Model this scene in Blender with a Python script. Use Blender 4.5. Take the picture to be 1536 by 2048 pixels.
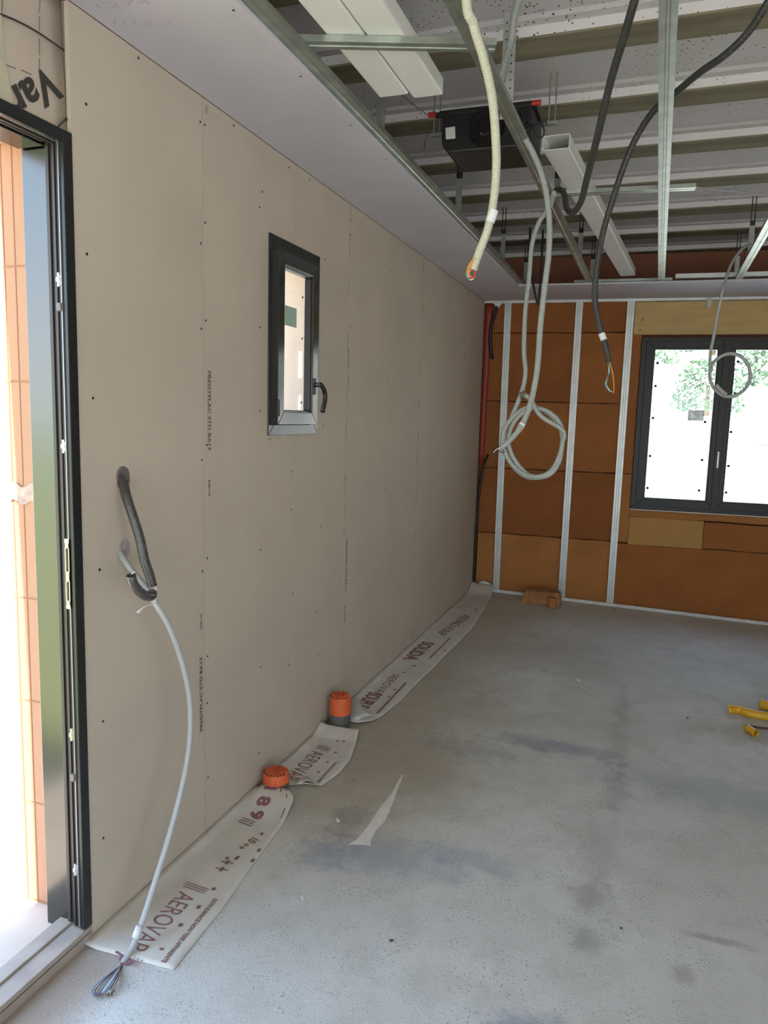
import bpy, math, random
from mathutils import Vector, Matrix
random.seed(7)
S = bpy.context.scene
for o in list(bpy.data.objects): bpy.data.objects.remove(o)
COL = S.collection

# ------------------------------------------------------------------ camera
F = 1481.0; CX, CY = 768.0, 1024.0
CAM = Vector((1.4139, 0.0, 1.5156))
R = Matrix(((0.94019842, 0.06934195, -0.33349456),
            (0.33954145, -0.11267606, 0.93381781),
            (0.0271759, -0.99120926, -0.12948232)))      # image axes (right, down, forward) -> world
cd = bpy.data.cameras.new('camera'); cam = bpy.data.objects.new('camera', cd); COL.objects.link(cam)
cd.sensor_fit = 'VERTICAL'; cd.sensor_height = 24; cd.lens = 24 * F / 2048; cd.clip_start = 0.02; cd.clip_end = 300
M4 = Matrix.Identity(4)
for i in range(3):
    M4[i][0] = R[i][0]; M4[i][1] = -R[i][1]; M4[i][2] = -R[i][2]; M4[i][3] = CAM[i]
cam.matrix_world = M4
S.camera = cam

# ------------------------------------------------------------------ sky, sun, exposure
S.view_settings.view_transform = 'Standard'; S.view_settings.look = 'None'
S.view_settings.gamma = 1.0; S.view_settings.use_curve_mapping = False
S.view_settings.exposure = 0.0
EXPO = 0.97
S.view_settings.exposure = EXPO
SUN_DIR = Vector((-0.02, -0.60, 0.78)).normalized()
w = bpy.data.worlds.new('world'); S.world = w; w.use_nodes = True
nt = w.node_tree; nt.nodes.clear()
wo = nt.nodes.new('ShaderNodeOutputWorld'); bg = nt.nodes.new('ShaderNodeBackground')
tc = nt.nodes.new('ShaderNodeTexCoord'); sx = nt.nodes.new('ShaderNodeSeparateXYZ')
cr = nt.nodes.new('ShaderNodeValToRGB')
nt.links.new(tc.outputs['Generated'], sx.inputs[0]); nt.links.new(sx.outputs['Z'], cr.inputs[0])
nt.links.new(cr.outputs[0], bg.inputs[0]); nt.links.new(bg.outputs[0], wo.inputs[0])
el = cr.color_ramp.elements
el[0].position = 0.0; el[0].color = (0.85, 0.92, 0.98, 1)
el[1].position = 0.8; el[1].color = (0.38, 0.58, 0.95, 1)
e2 = el.new(0.25); e2.color = (0.58, 0.76, 1.0, 1)
bg.inputs[1].default_value = 2.6
sd = bpy.data.lights.new('sun', 'SUN'); sd.energy = 9.0; sd.angle = 0.01; sd.color = (1.0, 0.93, 0.80)
sun = bpy.data.objects.new('sun', sd); COL.objects.link(sun)
sun.rotation_euler = SUN_DIR.to_track_quat('Z', 'Y').to_euler()
sun.location = (-2, -6, 9)
def portal(name, loc, rot, sx_, sy_):
    l = bpy.data.lights.new(name, 'AREA'); l.shape = 'RECTANGLE'; l.size = sx_; l.size_y = sy_
    l.cycles.is_portal = True
    o = bpy.data.objects.new(name, l); COL.objects.link(o); o.location = loc; o.rotation_euler = rot
H = math.pi / 2
portal('portal_right', (4.66, -1.5, 1.1), (0, H, 0), 2.2, 2.2)
portal('portal_rear', (2.4, -3.06, 1.1), (H, 0, 0), 3.4, 2.2)
portal('portal_door', (-0.36, 1.0, 1.1), (0, -H, 0), 2.2, 1.2)
portal('portal_window', (2.1, 6.9, 1.5), (-H, 0, 0), 1.7, 1.4)

# ------------------------------------------------------------------ helpers
def lin(c):
    return tuple((x / 255 / 12.92) if x / 255 <= 0.04045 else ((x / 255 + 0.055) / 1.055) ** 2.4 for x in c)
def ray(px, py): return R @ Vector((px - CX, py - CY, F))
def hit(px, py, p, n):
    v = ray(px, py); n = Vector(n); t = (Vector(p) - CAM).dot(n) / v.dot(n); return CAM + v * t
def on_z(px, py, z=0.0): return hit(px, py, (0, 0, z), (0, 0, 1))
def on_x(px, py, x=0.0): return hit(px, py, (x, 0, 0), (1, 0, 0))
def on_y(px, py, y): return hit(px, py, (0, y, 0), (0, 1, 0))
TH = math.atan(0.059); BA = Vector((math.cos(TH), math.sin(TH), 0)); BN = Vector((math.sin(TH), -math.cos(TH), 0)); BO = Vector((0, 6.36, 0))
def bw(u, out, z): return BO + BA * u + BN * out + Vector((0, 0, z))      # back wall coordinates
def fz(x, y): return -0.03 * max(x, 0) * max(min(y / 6.4, 1.1), 0)          # the slab dips a little
def on_floor(px, py, dz=0.0):
    p = on_z(px, py, dz)
    for _ in range(4): p = on_z(px, py, fz(p.x, p.y) + dz)
    return p

class MB:
    def __init__(s): s.v = []; s.f = []; s.m = []; s.sm = []
    def add(s, vs, fs, mi=0, smooth=False):
        b = len(s.v); s.v += [Vector(p) for p in vs]
        for f in fs: s.f.append([b + i for i in f]); s.m.append(mi); s.sm.append(smooth)
        return s
    def box(s, x0, x1, y0, y1, z0, z1, mi=0, xf=None):
        vs = [(x, y, z) for x in (x0, x1) for y in (y0, y1) for z in (z0, z1)]
        if xf: vs = [xf(*p) for p in vs]
        return s.add(vs, [(0, 1, 3, 2), (4, 6, 7, 5), (0, 4, 5, 1), (2, 3, 7, 6), (0, 2, 6, 4), (1, 5, 7, 3)], mi)
    def prism(s, poly, p0, ax, up, p1, mi=0):
        p0 = Vector(p0); p1 = Vector(p1); ax = Vector(ax).normalized(); up = Vector(up).normalized(); n = len(poly)
        vs = [p0 + ax * a + up * b for a, b in poly] + [p1 + ax * a + up * b for a, b in poly]
        fs = [(i, (i + 1) % n, n + (i + 1) % n, n + i) for i in range(n)] + [tuple(range(n))[::-1], tuple(range(n, 2 * n))]
        return s.add(vs, fs, mi)
    def tube(s, pts, r, seg=10, ripple=0.0, pitch=0.005, step=None, caps=True, mi=0, rf=None, raw=False):
        pts = [Vector(p) for p in pts]
        if not raw: pts = spline(pts, step or (pitch / 4 if ripple else 0.012))
        n = len(pts); T = [(pts[min(i + 1, n - 1)] - pts[max(i - 1, 0)]).normalized() for i in range(n)]
        a = Vector((0, 0, 1)) if abs(T[0].z) < .9 else Vector((1, 0, 0))
        N = (a - T[0] * a.dot(T[0])).normalized(); vs = []; L = 0
        for i in range(n):
            N = (N - T[i] * N.dot(T[i])).normalized(); B = T[i].cross(N)
            if i: L += (pts[i] - pts[i - 1]).length
            rr = r * (1 + ripple * math.sin(2 * math.pi * L / pitch)) * (rf(i / (n - 1)) if rf else 1)
            for k in range(seg):
                t = 2 * math.pi * k / seg; vs.append(pts[i] + (N * math.cos(t) + B * math.sin(t)) * rr)
        fs = [(i * seg + k, i * seg + (k + 1) % seg, (i + 1) * seg + (k + 1) % seg, (i + 1) * seg + k) for i in range(n - 1) for k in range(seg)]
        if caps: fs += [tuple(range(seg))[::-1], tuple(range((n - 1) * seg, n * seg))]
        return s.add(vs, fs, mi, True)
    def cyl(s, p0, p1, r, seg=16, mi=0, r1=None):
        p0 = Vector(p0); p1 = Vector(p1); T = (p1 - p0).normalized()
        a = Vector((0, 0, 1)) if abs(T.z) < .9 else Vector((1, 0, 0))
        N = T.cross(a).normalized(); B = T.cross(N); r1 = r if r1 is None else r1
        vs = [q + (N * math.cos(2 * math.pi * k / seg) + B * math.sin(2 * math.pi * k / seg)) * rr for q, rr in ((p0, r), (p1, r1)) for k in range(seg)]
        s.add(vs, [(k, (k + 1) % seg, seg + (k + 1) % seg, seg + k) for k in range(seg)], mi, True)
        b = len(s.v); s.add(vs[:seg], [tuple(range(seg))[::-1]], mi); s.add(vs[seg:], [tuple(range(seg))], mi); return s
    def sheet(s, fn, nu, nv, mi=0, smooth=True):
        vs = [fn(i / nu, j / nv) for j in range(nv + 1) for i in range(nu + 1)]
        return s.add(vs, [(j * (nu + 1) + i, j * (nu + 1) + i + 1, (j + 1) * (nu + 1) + i + 1, (j + 1) * (nu + 1) + i) for j in range(nv) for i in range(nu)], mi, smooth)
    def build(s, name, mats, parent=None, bevel=0, origin=None, solid=0):
        if not isinstance(mats, (list, tuple)): mats = [mats]
        lo = Vector([min(p[i] for p in s.v) for i in range(3)]); hi = Vector([max(p[i] for p in s.v) for i in range(3)])
        o0 = Vector(origin) if origin else Vector(((lo.x + hi.x) / 2, (lo.y + hi.y) / 2, lo.z))
        me = bpy.data.meshes.new(name); me.from_pydata([p - o0 for p in s.v], [], s.f)
        for m in mats: me.materials.append(m)
        for p, mi, sm in zip(me.polygons, s.m, s.sm): p.material_index = mi; p.use_smooth = sm
        import bmesh
        bm = bmesh.new(); bm.from_mesh(me); bmesh.ops.recalc_face_normals(bm, faces=bm.faces[:]); bm.to_mesh(me); bm.free()
        o = bpy.data.objects.new(name, me); COL.objects.link(o)
        if parent is not None:
            o.parent = parent; o.location = o0 - wloc(parent)
        else: o.location = o0
        if bevel:
            b = o.modifiers.new('bevel', 'BEVEL'); b.width = bevel; b.segments = 2; b.limit_method = 'ANGLE'
        if solid:
            b = o.modifiers.new('thick', 'SOLIDIFY'); b.thickness = solid; b.offset = -1
        return o
def wloc(o):
    l = Vector(o.location)
    while o.parent: o = o.parent; l += o.location
    return l
def spline(P, step):
    out = []; n = len(P)
    if n == 2:
        k = max(1, int((P[1] - P[0]).length / step)); return [P[0].lerp(P[1], i / k) for i in range(k + 1)]
    for i in range(n - 1):
        a = P[i - 1] if i else P[0] * 2 - P[1]; b = P[i]; c = P[i + 1]; d = P[i + 2] if i + 2 < n else P[-1] * 2 - P[-2]
        k = max(2, int((c - b).length / step))
        for j in range(k):
            t = j / k
            out.append(0.5 * ((2 * b) + (c - a) * t + (2 * a - 5 * b + 4 * c - d) * t * t + (3 * b - a - 3 * c + d) * t ** 3))
    out.append(P[-1]); return out
def empty(name, loc):
    o = bpy.data.objects.new(name, None); COL.objects.link(o); o.location = loc; o.empty_display_size = 0.1; return o
def tag(o, label, cat=None, group=None, kind=None):
    o['label'] = label
    if cat: o['category'] = cat
    if group: o['group'] = group
    if kind: o['kind'] = kind
    return o
def struct(o, label, cat): return tag(o, label, cat, kind='structure')
def copy_tree(o, parent=None, loc=None):
    c = o.copy(); COL.objects.link(c)
    if parent is not None: c.parent = parent
    if loc is not None: c.location = loc
    for ch in list(o.children): copy_tree(ch, c)
    return c
_T = {}
def text_geo(body, size=1.0, bold=0.0, space=1.0):
    k = (body, size, bold, space)
    if k in _T: return _T[k]
    cu = bpy.data.curves.new('t', 'FONT'); cu.body = body; cu.size = size; cu.offset = bold; cu.space_character = space; cu.resolution_u = 3
    o = bpy.data.objects.new('t', cu); COL.objects.link(o); bpy.context.view_layer.update()
    me = bpy.data.meshes.new_from_object(o.evaluated_get(bpy.context.evaluated_depsgraph_get()))
    vs = [(v.co.x, v.co.y) for v in me.vertices]; fs = [list(p.vertices) for p in me.polygons]
    bpy.data.objects.remove(o); bpy.data.curves.remove(cu); bpy.data.meshes.remove(me)
    x0 = min(v[0] for v in vs); x1 = max(v[0] for v in vs); y0 = min(v[1] for v in vs); y1 = max(v[1] for v in vs)
    _T[k] = ([(a - x0, b - y0) for a, b in vs], fs, x1 - x0, y1 - y0); return _T[k]
def put_text(mb, body, place, length, height, bold=0.0, space=1.0, mi=0):
    """place(a, b): a in metres along the line, b in metres up"""
    vs, fs, W, Hh = text_geo(body, 1.0, bold, space)
    mb.add([place(a / W * length, b / Hh * height) for a, b in vs], fs, mi)

# ------------------------------------------------------------------ materials
def mat(name, col, rough=0.6, metal=0.0, vary=0.0, vscale=4.0, col2=None, bump=0.0, bscale=60.0, spec=0.5, coat=0.0, stretch=None):
    m = bpy.data.materials.new(name); m.use_nodes = True; t = m.node_tree; N = t.nodes; b = N['Principled BSDF']
    b.inputs['Roughness'].default_value = rough; b.inputs['Metallic'].default_value = metal
    b.inputs['Specular IOR Level'].default_value = spec; b.inputs['Coat Weight'].default_value = coat
    b.inputs['Base Color'].default_value = (*col, 1)
    tc = N.new('ShaderNodeTexCoord'); mp = N.new('ShaderNodeMapping'); t.links.new(tc.outputs['Object'], mp.inputs[0])
    if stretch: mp.inputs['Scale'].default_value = stretch
    if vary or col2:
        n = N.new('ShaderNodeTexNoise'); n.inputs['Scale'].default_value = vscale; n.inputs['Detail'].default_value = 6
        t.links.new(mp.outputs[0], n.inputs['Vector'])
        r = N.new('ShaderNodeValToRGB'); t.links.new(n.outputs['Fac'], r.inputs[0]); t.links.new(r.outputs[0], b.inputs['Base Color'])
        c2 = col2 or tuple(min(1, c * (1 + vary)) for c in col); c1 = col if col2 else tuple(c * (1 - vary) for c in col)
        r.color_ramp.elements[0].position = 0.32; r.color_ramp.elements[0].color = (*c1, 1)
        r.color_ramp.elements[1].position = 0.68; r.color_ramp.elements[1].color = (*c2, 1)
    if bump:
        n2 = N.new('ShaderNodeTexNoise'); n2.inputs['Scale'].default_value = bscale; n2.inputs['Detail'].default_value = 5
        t.links.new(mp.outputs[0], n2.inputs['Vector'])
        bp = N.new('ShaderNodeBump'); bp.inputs['Strength'].default_value = bump; bp.inputs['Distance'].default_value = 0.004
        t.links.new(n2.outputs['Fac'], bp.inputs['Height']); t.links.new(bp.outputs[0], b.inputs['Normal'])
    return m
M = {}
M['board'] = mat('plasterboard_paper', (0.555, 0.468, 0.365), 0.75, vary=0.05, vscale=2.5, bump=0.05, bscale=300)
M['board_edge'] = mat('plasterboard_joint', (0.24, 0.20, 0.155), 0.9)
M['strip'] = mat('ceiling_board_paper', (0.62, 0.585, 0.605), 0.75, vary=0.04, vscale=3)
M['ink'] = mat('grey_ink', (0.12, 0.10, 0.085), 0.8)
M['faint'] = mat('pencil', (0.50, 0.47, 0.48), 0.9)
M['screw'] = mat('screw_head', (0.05, 0.045, 0.04), 0.45, metal=0.7)
M['galv'] = mat('galvanised_steel', (0.38, 0.42, 0.36), 0.36, metal=0.75, vary=0.18, vscale=14, stretch=(1, 1, 1))
M['galv_stud'] = mat('stud_steel', (0.55, 0.57, 0.54), 0.42, metal=0.6, vary=0.1, vscale=10)
M['pvc'] = mat('white_pvc', (0.86, 0.85, 0.78), 0.32, vary=0.02)
M['pvc_dirty'] = mat('white_pvc_dust', (0.80, 0.79, 0.73), 0.4, vary=0.06, vscale=20)
M['black'] = mat('black_plastic', (0.012, 0.012, 0.012), 0.42)
M['blackcable'] = mat('black_cable', (0.018, 0.018, 0.02), 0.5)
M['label'] = mat('paper_label', (0.62, 0.60, 0.55), 0.6)
M['red'] = mat('red_plastic', (0.45, 0.03, 0.02), 0.4)
M['anth'] = mat('anthracite_frame', (0.018, 0.020, 0.020), 0.22, spec=0.45)
M['anth_sash'] = mat('anthracite_sash', (0.022, 0.023, 0.021), 0.15, spec=0.55)
M['anth_far'] = mat('anthracite_far_frame', (0.024, 0.023, 0.020), 0.42, spec=0.35)
M['brown_frame'] = mat('seal_frame', (0.040, 0.032, 0.028), 0.38)
M['jamb'] = mat('satin_jamb', (0.12, 0.12, 0.115), 0.2, metal=1.0)
M['chrome'] = mat('bright_steel', (0.85, 0.85, 0.82), 0.25, metal=0.9)
M['brass'] = mat('brass_plate', (0.80, 0.72, 0.45), 0.35, metal=0.6)
M['rubber'] = mat('rubber', (0.02, 0.02, 0.02), 0.7)
M['sill'] = mat('sill_aluminium', (0.40, 0.33, 0.265), 0.6, vary=0.15, vscale=12)
M['stone'] = mat('pale_stone', (0.62, 0.52, 0.42), 0.8, vary=0.1, vscale=6)
M['kraft'] = mat('insulation_brown', (0.36, 0.125, 0.026), 0.8, vary=0.12, vscale=3, bump=0.15, bscale=40)
M['kraft_l'] = mat('insulation_tan', (0.44, 0.18, 0.045), 0.8, vary=0.14, vscale=3, bump=0.15, bscale=40)
M['kraft_d'] = mat('insulation_dark', (0.30, 0.098, 0.022), 0.85, vary=0.15, vscale=3, bump=0.15, bscale=40)
M['card'] = mat('cardboard_offcut', (0.50, 0.27, 0.08), 0.8, vary=0.06, vscale=4)
M['ply'] = mat('yellow_plywood', (0.56, 0.38, 0.14), 0.6, vary=0.12, vscale=3, stretch=(1, 1, 6))
M['orange'] = mat('orange_sheath', (0.30, 0.035, 0.015), 0.5)
M['orangecap'] = mat('orange_cap', (0.72, 0.13, 0.035), 0.6, vary=0.1, vscale=30)
M['pipe'] = mat('grey_pipe', (0.115, 0.115, 0.10), 0.6, vary=0.15, vscale=30)
M['ivory'] = mat('ivory_conduit', (0.54, 0.53, 0.40), 0.42)
M['whiteconduit'] = mat('light_grey_conduit', (0.34, 0.36, 0.32), 0.42)
M['greycable'] = mat('grey_cable', (0.42, 0.43, 0.41), 0.42)
M['dgrey'] = mat('dark_grey_conduit', (0.045, 0.044, 0.038), 0.42)
M['greyconduit'] = mat('slate_conduit', (0.060, 0.055, 0.050), 0.22, spec=0.8)
M['tape'] = mat('white_tape', (0.75, 0.75, 0.74), 0.5)
M['w_orange'] = mat('wire_orange', (0.85, 0.32, 0.03), 0.4); M['w_green'] = mat('wire_green', (0.10, 0.33, 0.16), 0.4)
M['w_red'] = mat('wire_red', (0.65, 0.06, 0.03), 0.4); M['w_white'] = mat('wire_white', (0.75, 0.75, 0.72), 0.4)
M['w_blue'] = mat('wire_blue', (0.05, 0.16, 0.33), 0.4); M['w_black'] = mat('wire_black', (0.02, 0.02, 0.025), 0.4)
M['w_brown'] = mat('wire_brown', (0.25, 0.12, 0.07), 0.4)
M['string'] = mat('white_string', (0.85, 0.80, 0.72), 0.7)
M['membrane'] = mat('membrane_fleece', (0.72, 0.68, 0.60), 0.6, vary=0.07, vscale=9)
M['membrane_back'] = mat('membrane_underside', (0.74, 0.72, 0.66), 0.55)
M['purple'] = mat('print_marks', (0.30, 0.135, 0.155), 0.7); M['brownprint'] = mat('print_marks', (0.26, 0.14, 0.11), 0.7)
M['vario'] = mat('vapour_membrane', (0.52, 0.43, 0.34), 0.45, vary=0.1, vscale=4, bump=0.4, bscale=6)
M['varioink'] = mat('membrane_ink', (0.04, 0.035, 0.03), 0.6)
M['masking'] = mat('cream_tape', (0.52, 0.47, 0.33), 0.6, vary=0.1, vscale=12)
M['joist'] = mat('joist_concrete', (0.225, 0.195, 0.12), 0.85, vary=0.28, vscale=5, bump=0.3, bscale=50, stretch=(0.35, 3, 1))
M['slab'] = mat('slab_concrete', (0.3, 0.3, 0.28), 0.9)
M['plain'] = mat('bare_plaster', (0.50, 0.46, 0.40), 0.85, vary=0.05)
M['yellow'] = mat('yellow_plastic', (0.72, 0.38, 0.02), 0.3)
M['yellow_in'] = mat('yellow_plastic_inside', (0.50, 0.20, 0.02), 0.4)
M['rubble'] = mat('terracotta_rubble', (0.42, 0.20, 0.085), 0.9, vary=0.25, vscale=14, bump=0.5, bscale=60)
M['pebble'] = mat('plaster_crumb', (0.60, 0.55, 0.48), 0.9)
M['darkstone'] = mat('dark_stone', (0.06, 0.06, 0.06), 0.9)
M['plaster_mark'] = mat('plaster_streak', (0.84, 0.81, 0.75), 0.9, vary=0.08, vscale=20)
M['ground'] = mat('pale_earth', (0.78, 0.74, 0.66), 0.95, vary=0.05, vscale=2)
M['rock'] = mat('limestone', (0.55, 0.52, 0.47), 0.9, vary=0.2, vscale=2)
M['leaf'] = mat('bush_leaves', (0.055, 0.11, 0.065), 0.7, col2=(0.12, 0.20, 0.10), vscale=1.5)
M['bark'] = mat('bark', (0.12, 0.08, 0.05), 0.9)
M['neigh'] = mat('pink_render', (0.78, 0.62, 0.52), 0.9, vary=0.04)
M['roof'] = mat('roof_tile', (0.45, 0.18, 0.09), 0.8)
M['greenlabel'] = mat('green_label', (0.30, 0.45, 0.36), 0.6); M['greenlabel'].node_tree.nodes['Principled BSDF'].inputs['Alpha'].default_value = .75
M['greylabel'] = mat('grey_label', (0.45, 0.46, 0.46), 0.6); M['greylabel'].node_tree.nodes['Principled BSDF'].inputs['Alpha'].default_value = .72
M['darkdot'] = mat('glass_pad', (0.05, 0.05, 0.05), 0.7)

def glass():
    m = bpy.data.materials.new('window_glass'); m.use_nodes = True; t = m.node_tree; N = t.nodes
    N.remove(N['Principled BSDF']); out = N['Material Output']
    a = N.new('ShaderNodeBsdfTransparent'); a.inputs[0].default_value = (0.93, 0.95, 0.94, 1); g = N.new('ShaderNodeBsdfGlossy'); g.inputs['Roughness'].default_value = 0.02
    lw = N.new('ShaderNodeLayerWeight'); lw.inputs[0].default_value = 0.5; pw = N.new('ShaderNodeMath'); pw.operation = 'POWER'; pw.inputs[1].default_value = 4.0
    fr = N.new('ShaderNodeMath'); fr.operation = 'MULTIPLY_ADD'; fr.inputs[1].default_value = 0.6; fr.inputs[2].default_value = 0.03; mx = N.new('ShaderNodeMixShader')
    t.links.new(lw.outputs['Facing'], pw.inputs[0]); t.links.new(pw.outputs[0], fr.inputs[0])
    t.links.new(fr.outputs[0], mx.inputs[0]); t.links.new(a.outputs[0], mx.inputs[1]); t.links.new(g.outputs[0], mx.inputs[2]); t.links.new(mx.outputs[0], out.inputs[0]); return m
M['glass'] = glass()

def terracotta(name, dark=1.0):
    m = mat(name, (0.46 * dark, 0.245 * dark, 0.145 * dark) if dark == 1 else (0.26, 0.10, 0.055), 0.85, bump=0.3, bscale=40); return m
M['terra'] = terracotta('terracotta_block'); M['terra_d'] = terracotta('terracotta_wall', 0.42)

def poly_mat():
    m = mat('speckled_polystyrene', (0.62, 0.60, 0.58), 0.8); t = m.node_tree; N = t.nodes; b = N['Principled BSDF']
    tc = N.new('ShaderNodeTexCoord')
    vo = N.new('ShaderNodeTexVoronoi'); vo.inputs['Scale'].default_value = 48; t.links.new(tc.outputs['Object'], vo.inputs['Vector'])
    sz = N.new('ShaderNodeTexNoise'); sz.inputs['Scale'].default_value = 2.2; t.links.new(tc.outputs['Object'], sz.inputs['Vector'])
    mu = N.new('ShaderNodeMapRange'); mu.inputs[1].default_value = 0.40; mu.inputs[2].default_value = 0.70; mu.inputs[3].default_value = 0.07; mu.inputs[4].default_value = 0.23
    t.links.new(sz.outputs['Fac'], mu.inputs[0])
    lt = N.new('ShaderNodeMath'); lt.operation = 'LESS_THAN'; t.links.new(vo.outputs['Distance'], lt.inputs[0]); t.links.new(mu.outputs[0], lt.inputs[1])
    mx = N.new('ShaderNodeMix'); mx.data_type = 'RGBA'; t.links.new(lt.outputs[0], mx.inputs[0])
    mx.inputs[6].default_value = (0.66, 0.625, 0.60, 1); mx.inputs[7].default_value = (0.13, 0.10, 0.08, 1); t.links.new(mx.outputs[2], b.inputs['Base Color'])
    return m
M['poly'] = poly_mat()

def floor_mat():
    m = mat('raw_concrete_floor', (0.4, 0.4, 0.38), 0.62, spec=0.45); t = m.node_tree; N = t.nodes; L = t.links; b = N['Principled BSDF']
    geo = N.new('ShaderNodeNewGeometry'); sep = N.new('ShaderNodeSeparateXYZ'); L.new(geo.outputs['Position'], sep.inputs[0])
    def noise(sc, det=6, rough=0.55):
        n = N.new('ShaderNodeTexNoise'); n.inputs['Scale'].default_value = sc; n.inputs['Detail'].default_value = det; n.inputs['Roughness'].default_value = rough
        L.new(geo.outputs['Position'], n.inputs['Vector']); return n.outputs['Fac']
    def math_(op, a, b_=None, c=None):
        n = N.new('ShaderNodeMath'); n.operation = op
        for i, x in enumerate((a, b_, c)):
            if x is None: continue
            if isinstance(x, (int, float)): n.inputs[i].default_value = x
            else: L.new(x, n.inputs[i])
        return n.outputs[0]
    def rng(x, a, b_, c=0.0, d=1.0):
        n = N.new('ShaderNodeMapRange'); n.inputs[1].default_value = a; n.inputs[2].default_value = b_; n.inputs[3].default_value = c; n.inputs[4].default_value = d
        n.interpolation_type = 'SMOOTHSTEP'; L.new(x, n.inputs[0]); return n.outputs[0]
    def blend(fac, A, B):
        n = N.new('ShaderNodeMix'); n.data_type = 'RGBA'; L.new(fac, n.inputs[0])
        for i, x in ((6, A), (7, B)):
            if isinstance(x, tuple): n.inputs[i].default_value = (*x, 1)
            else: L.new(x, n.inputs[i])
        return n.outputs[2]
    X, Y = sep.outputs['X'], sep.outputs['Y']
    n1 = noise(1.3); n2 = noise(7); n3 = noise(45, 8, 0.7)
    c = blend(rng(n1, 0.35, 0.65), (0.67, 0.655, 0.59), (0.77, 0.76, 0.70))
    c = blend(math_('MULTIPLY', rng(n2, 0.42, 0.75), 0.5), c, (0.55, 0.53, 0.455))
    # ochre dust along the left wall
    wv = math_('ADD', X, math_('MULTIPLY', math_('SUBTRACT', n1, 0.5), 1.3))
    dust = math_('MULTIPLY', rng(wv, 0.95, 0.15), rng(Y, 1.9, 2.7))
    c = blend(math_('MULTIPLY', dust, 0.65), c, (0.50, 0.41, 0.28))
    sill_d = math_('MULTIPLY', rng(X, 0.26, 0.08), rng(Y, 1.75, 1.45))
    c = blend(math_('MULTIPLY', sill_d, 0.85), c, (0.36, 0.26, 0.175))
    n4 = noise(3.3, 7, 0.7); n5 = noise(16, 6, 0.7)
    def ell(cx, cy, rx, ry, k=1.0):
        wx = math_('ADD', X, math_('MULTIPLY', math_('SUBTRACT', n4, 0.5), 0.9 * rx + .08)); wy = math_('ADD', Y, math_('MULTIPLY', math_('SUBTRACT', n2, 0.5), 1.3 * ry))
        dx = math_('DIVIDE', math_('SUBTRACT', wx, cx), rx); dy = math_('DIVIDE', math_('SUBTRACT', wy, cy), ry)
        d = math_('SQRT', math_('ADD', math_('MULTIPLY', dx, dx), math_('MULTIPLY', dy, dy)))
        d = math_('ADD', d, math_('MULTIPLY', math_('SUBTRACT', n5, 0.5), 2.4))
        return math_('MULTIPLY', rng(d, 1.3, 0.2), k)
    for e, colr in (((0.62, 2.27, 0.32, 0.12, 0.42), (0.27, 0.32, 0.44)), ((0.90, 2.37, 0.25, 0.08, 0.38), (0.29, 0.34, 0.44)), ((0.45, 2.20, 0.10, 0.12, 0.5), (0.26, 0.29, 0.38)),
                    ((0.72, 3.22, 0.28, 0.10, 0.4), (0.32, 0.33, 0.36)), ((1.08, 3.42, 0.30, 0.09, 0.55), (0.24, 0.26, 0.34)), ((1.36, 4.1, 0.05, 0.30, 0.35), (0.34, 0.31, 0.27)),
                    ((1.36, 3.55, 0.06, 0.30, 0.35), (0.34, 0.31, 0.28)), ((1.38, 3.12, 0.07, 0.20, 0.4), (0.32, 0.30, 0.28)), ((1.335, 2.62, 0.08, 0.22, 0.32), (0.36, 0.33, 0.30)),
                    ((1.33, 2.33, 0.08, 0.10, 0.5), (0.32, 0.29, 0.27)), ((1.32, 2.12, 0.06, 0.08, 0.5), (0.30, 0.28, 0.27)), ((1.27, 1.72, 0.16, 0.07, 0.6), (0.28, 0.31, 0.38)),
                    ((0.42, 2.44, 0.07, 0.14, 0.5), (0.30, 0.26, 0.22)), ((1.75, 3.25, 0.55, 0.16, 0.4), (0.33, 0.36, 0.41)), ((1.60, 2.08, 0.05, 0.05, 0.5), (0.33, 0.28, 0.25)),
                    ((1.7, 2.27, 0.12, 0.02, 0.6), (0.33, 0.31, 0.28)), ((1.95, 4.0, 0.3, 0.14, 0.5), (0.42, 0.34, 0.22)), ((0.5, 3.0, 0.35, 0.5, 0.35), (0.42, 0.35, 0.26)), ((0.3, 4.6, 0.45, 1.6, 0.35), (0.42, 0.36, 0.27)), ((0.9, 4.9, 0.5, 0.5, 0.3), (0.45, 0.41, 0.33))):
        c = blend(ell(*e), c, colr)
    c = blend(math_('MULTIPLY', rng(n5, 0.52, 0.70), 0.22), c, (0.40, 0.385, 0.35)); c = blend(math_('MULTIPLY', rng(n3, 0.55, 0.72), 0.22), c, (0.36, 0.345, 0.315))
    c = blend(math_('MULTIPLY', rng(n4, 0.60, 0.75), 0.25), c, (0.78, 0.76, 0.71))
    # grit specks
    vo = N.new('ShaderNodeTexVoronoi'); vo.inputs['Scale'].default_value = 75; L.new(geo.outputs['Position'], vo.inputs['Vector'])
    sp = math_('MULTIPLY', math_('LESS_THAN', vo.outputs['Distance'], 0.22), rng(noise(9), 0.42, 0.62))
    c = blend(math_('MULTIPLY', sp, 0.62), c, (0.26, 0.24, 0.215))
    vo2 = N.new('ShaderNodeTexVoronoi'); vo2.inputs['Scale'].default_value = 17; L.new(geo.outputs['Position'], vo2.inputs['Vector'])
    sp2 = math_('MULTIPLY', math_('LESS_THAN', vo2.outputs['Distance'], 0.06), rng(noise(2.1), 0.4, 0.6))
    c = blend(math_('MULTIPLY', sp2, 0.7), c, (0.85, 0.82, 0.75))
    L.new(c, b.inputs['Base Color'])
    bp = N.new('ShaderNodeBump'); bp.inputs['Strength'].default_value = 0.55; bp.inputs['Distance'].default_value = 0.006
    L.new(math_('ADD', math_('ADD', noise(230, 3, 0.7), math_('MULTIPLY', noise(90, 4, 0.6), 0.5)), math_('MULTIPLY', n3, 0.5)), bp.inputs['Height']); L.new(bp.outputs[0], b.inputs['Normal'])
    return m
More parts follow.
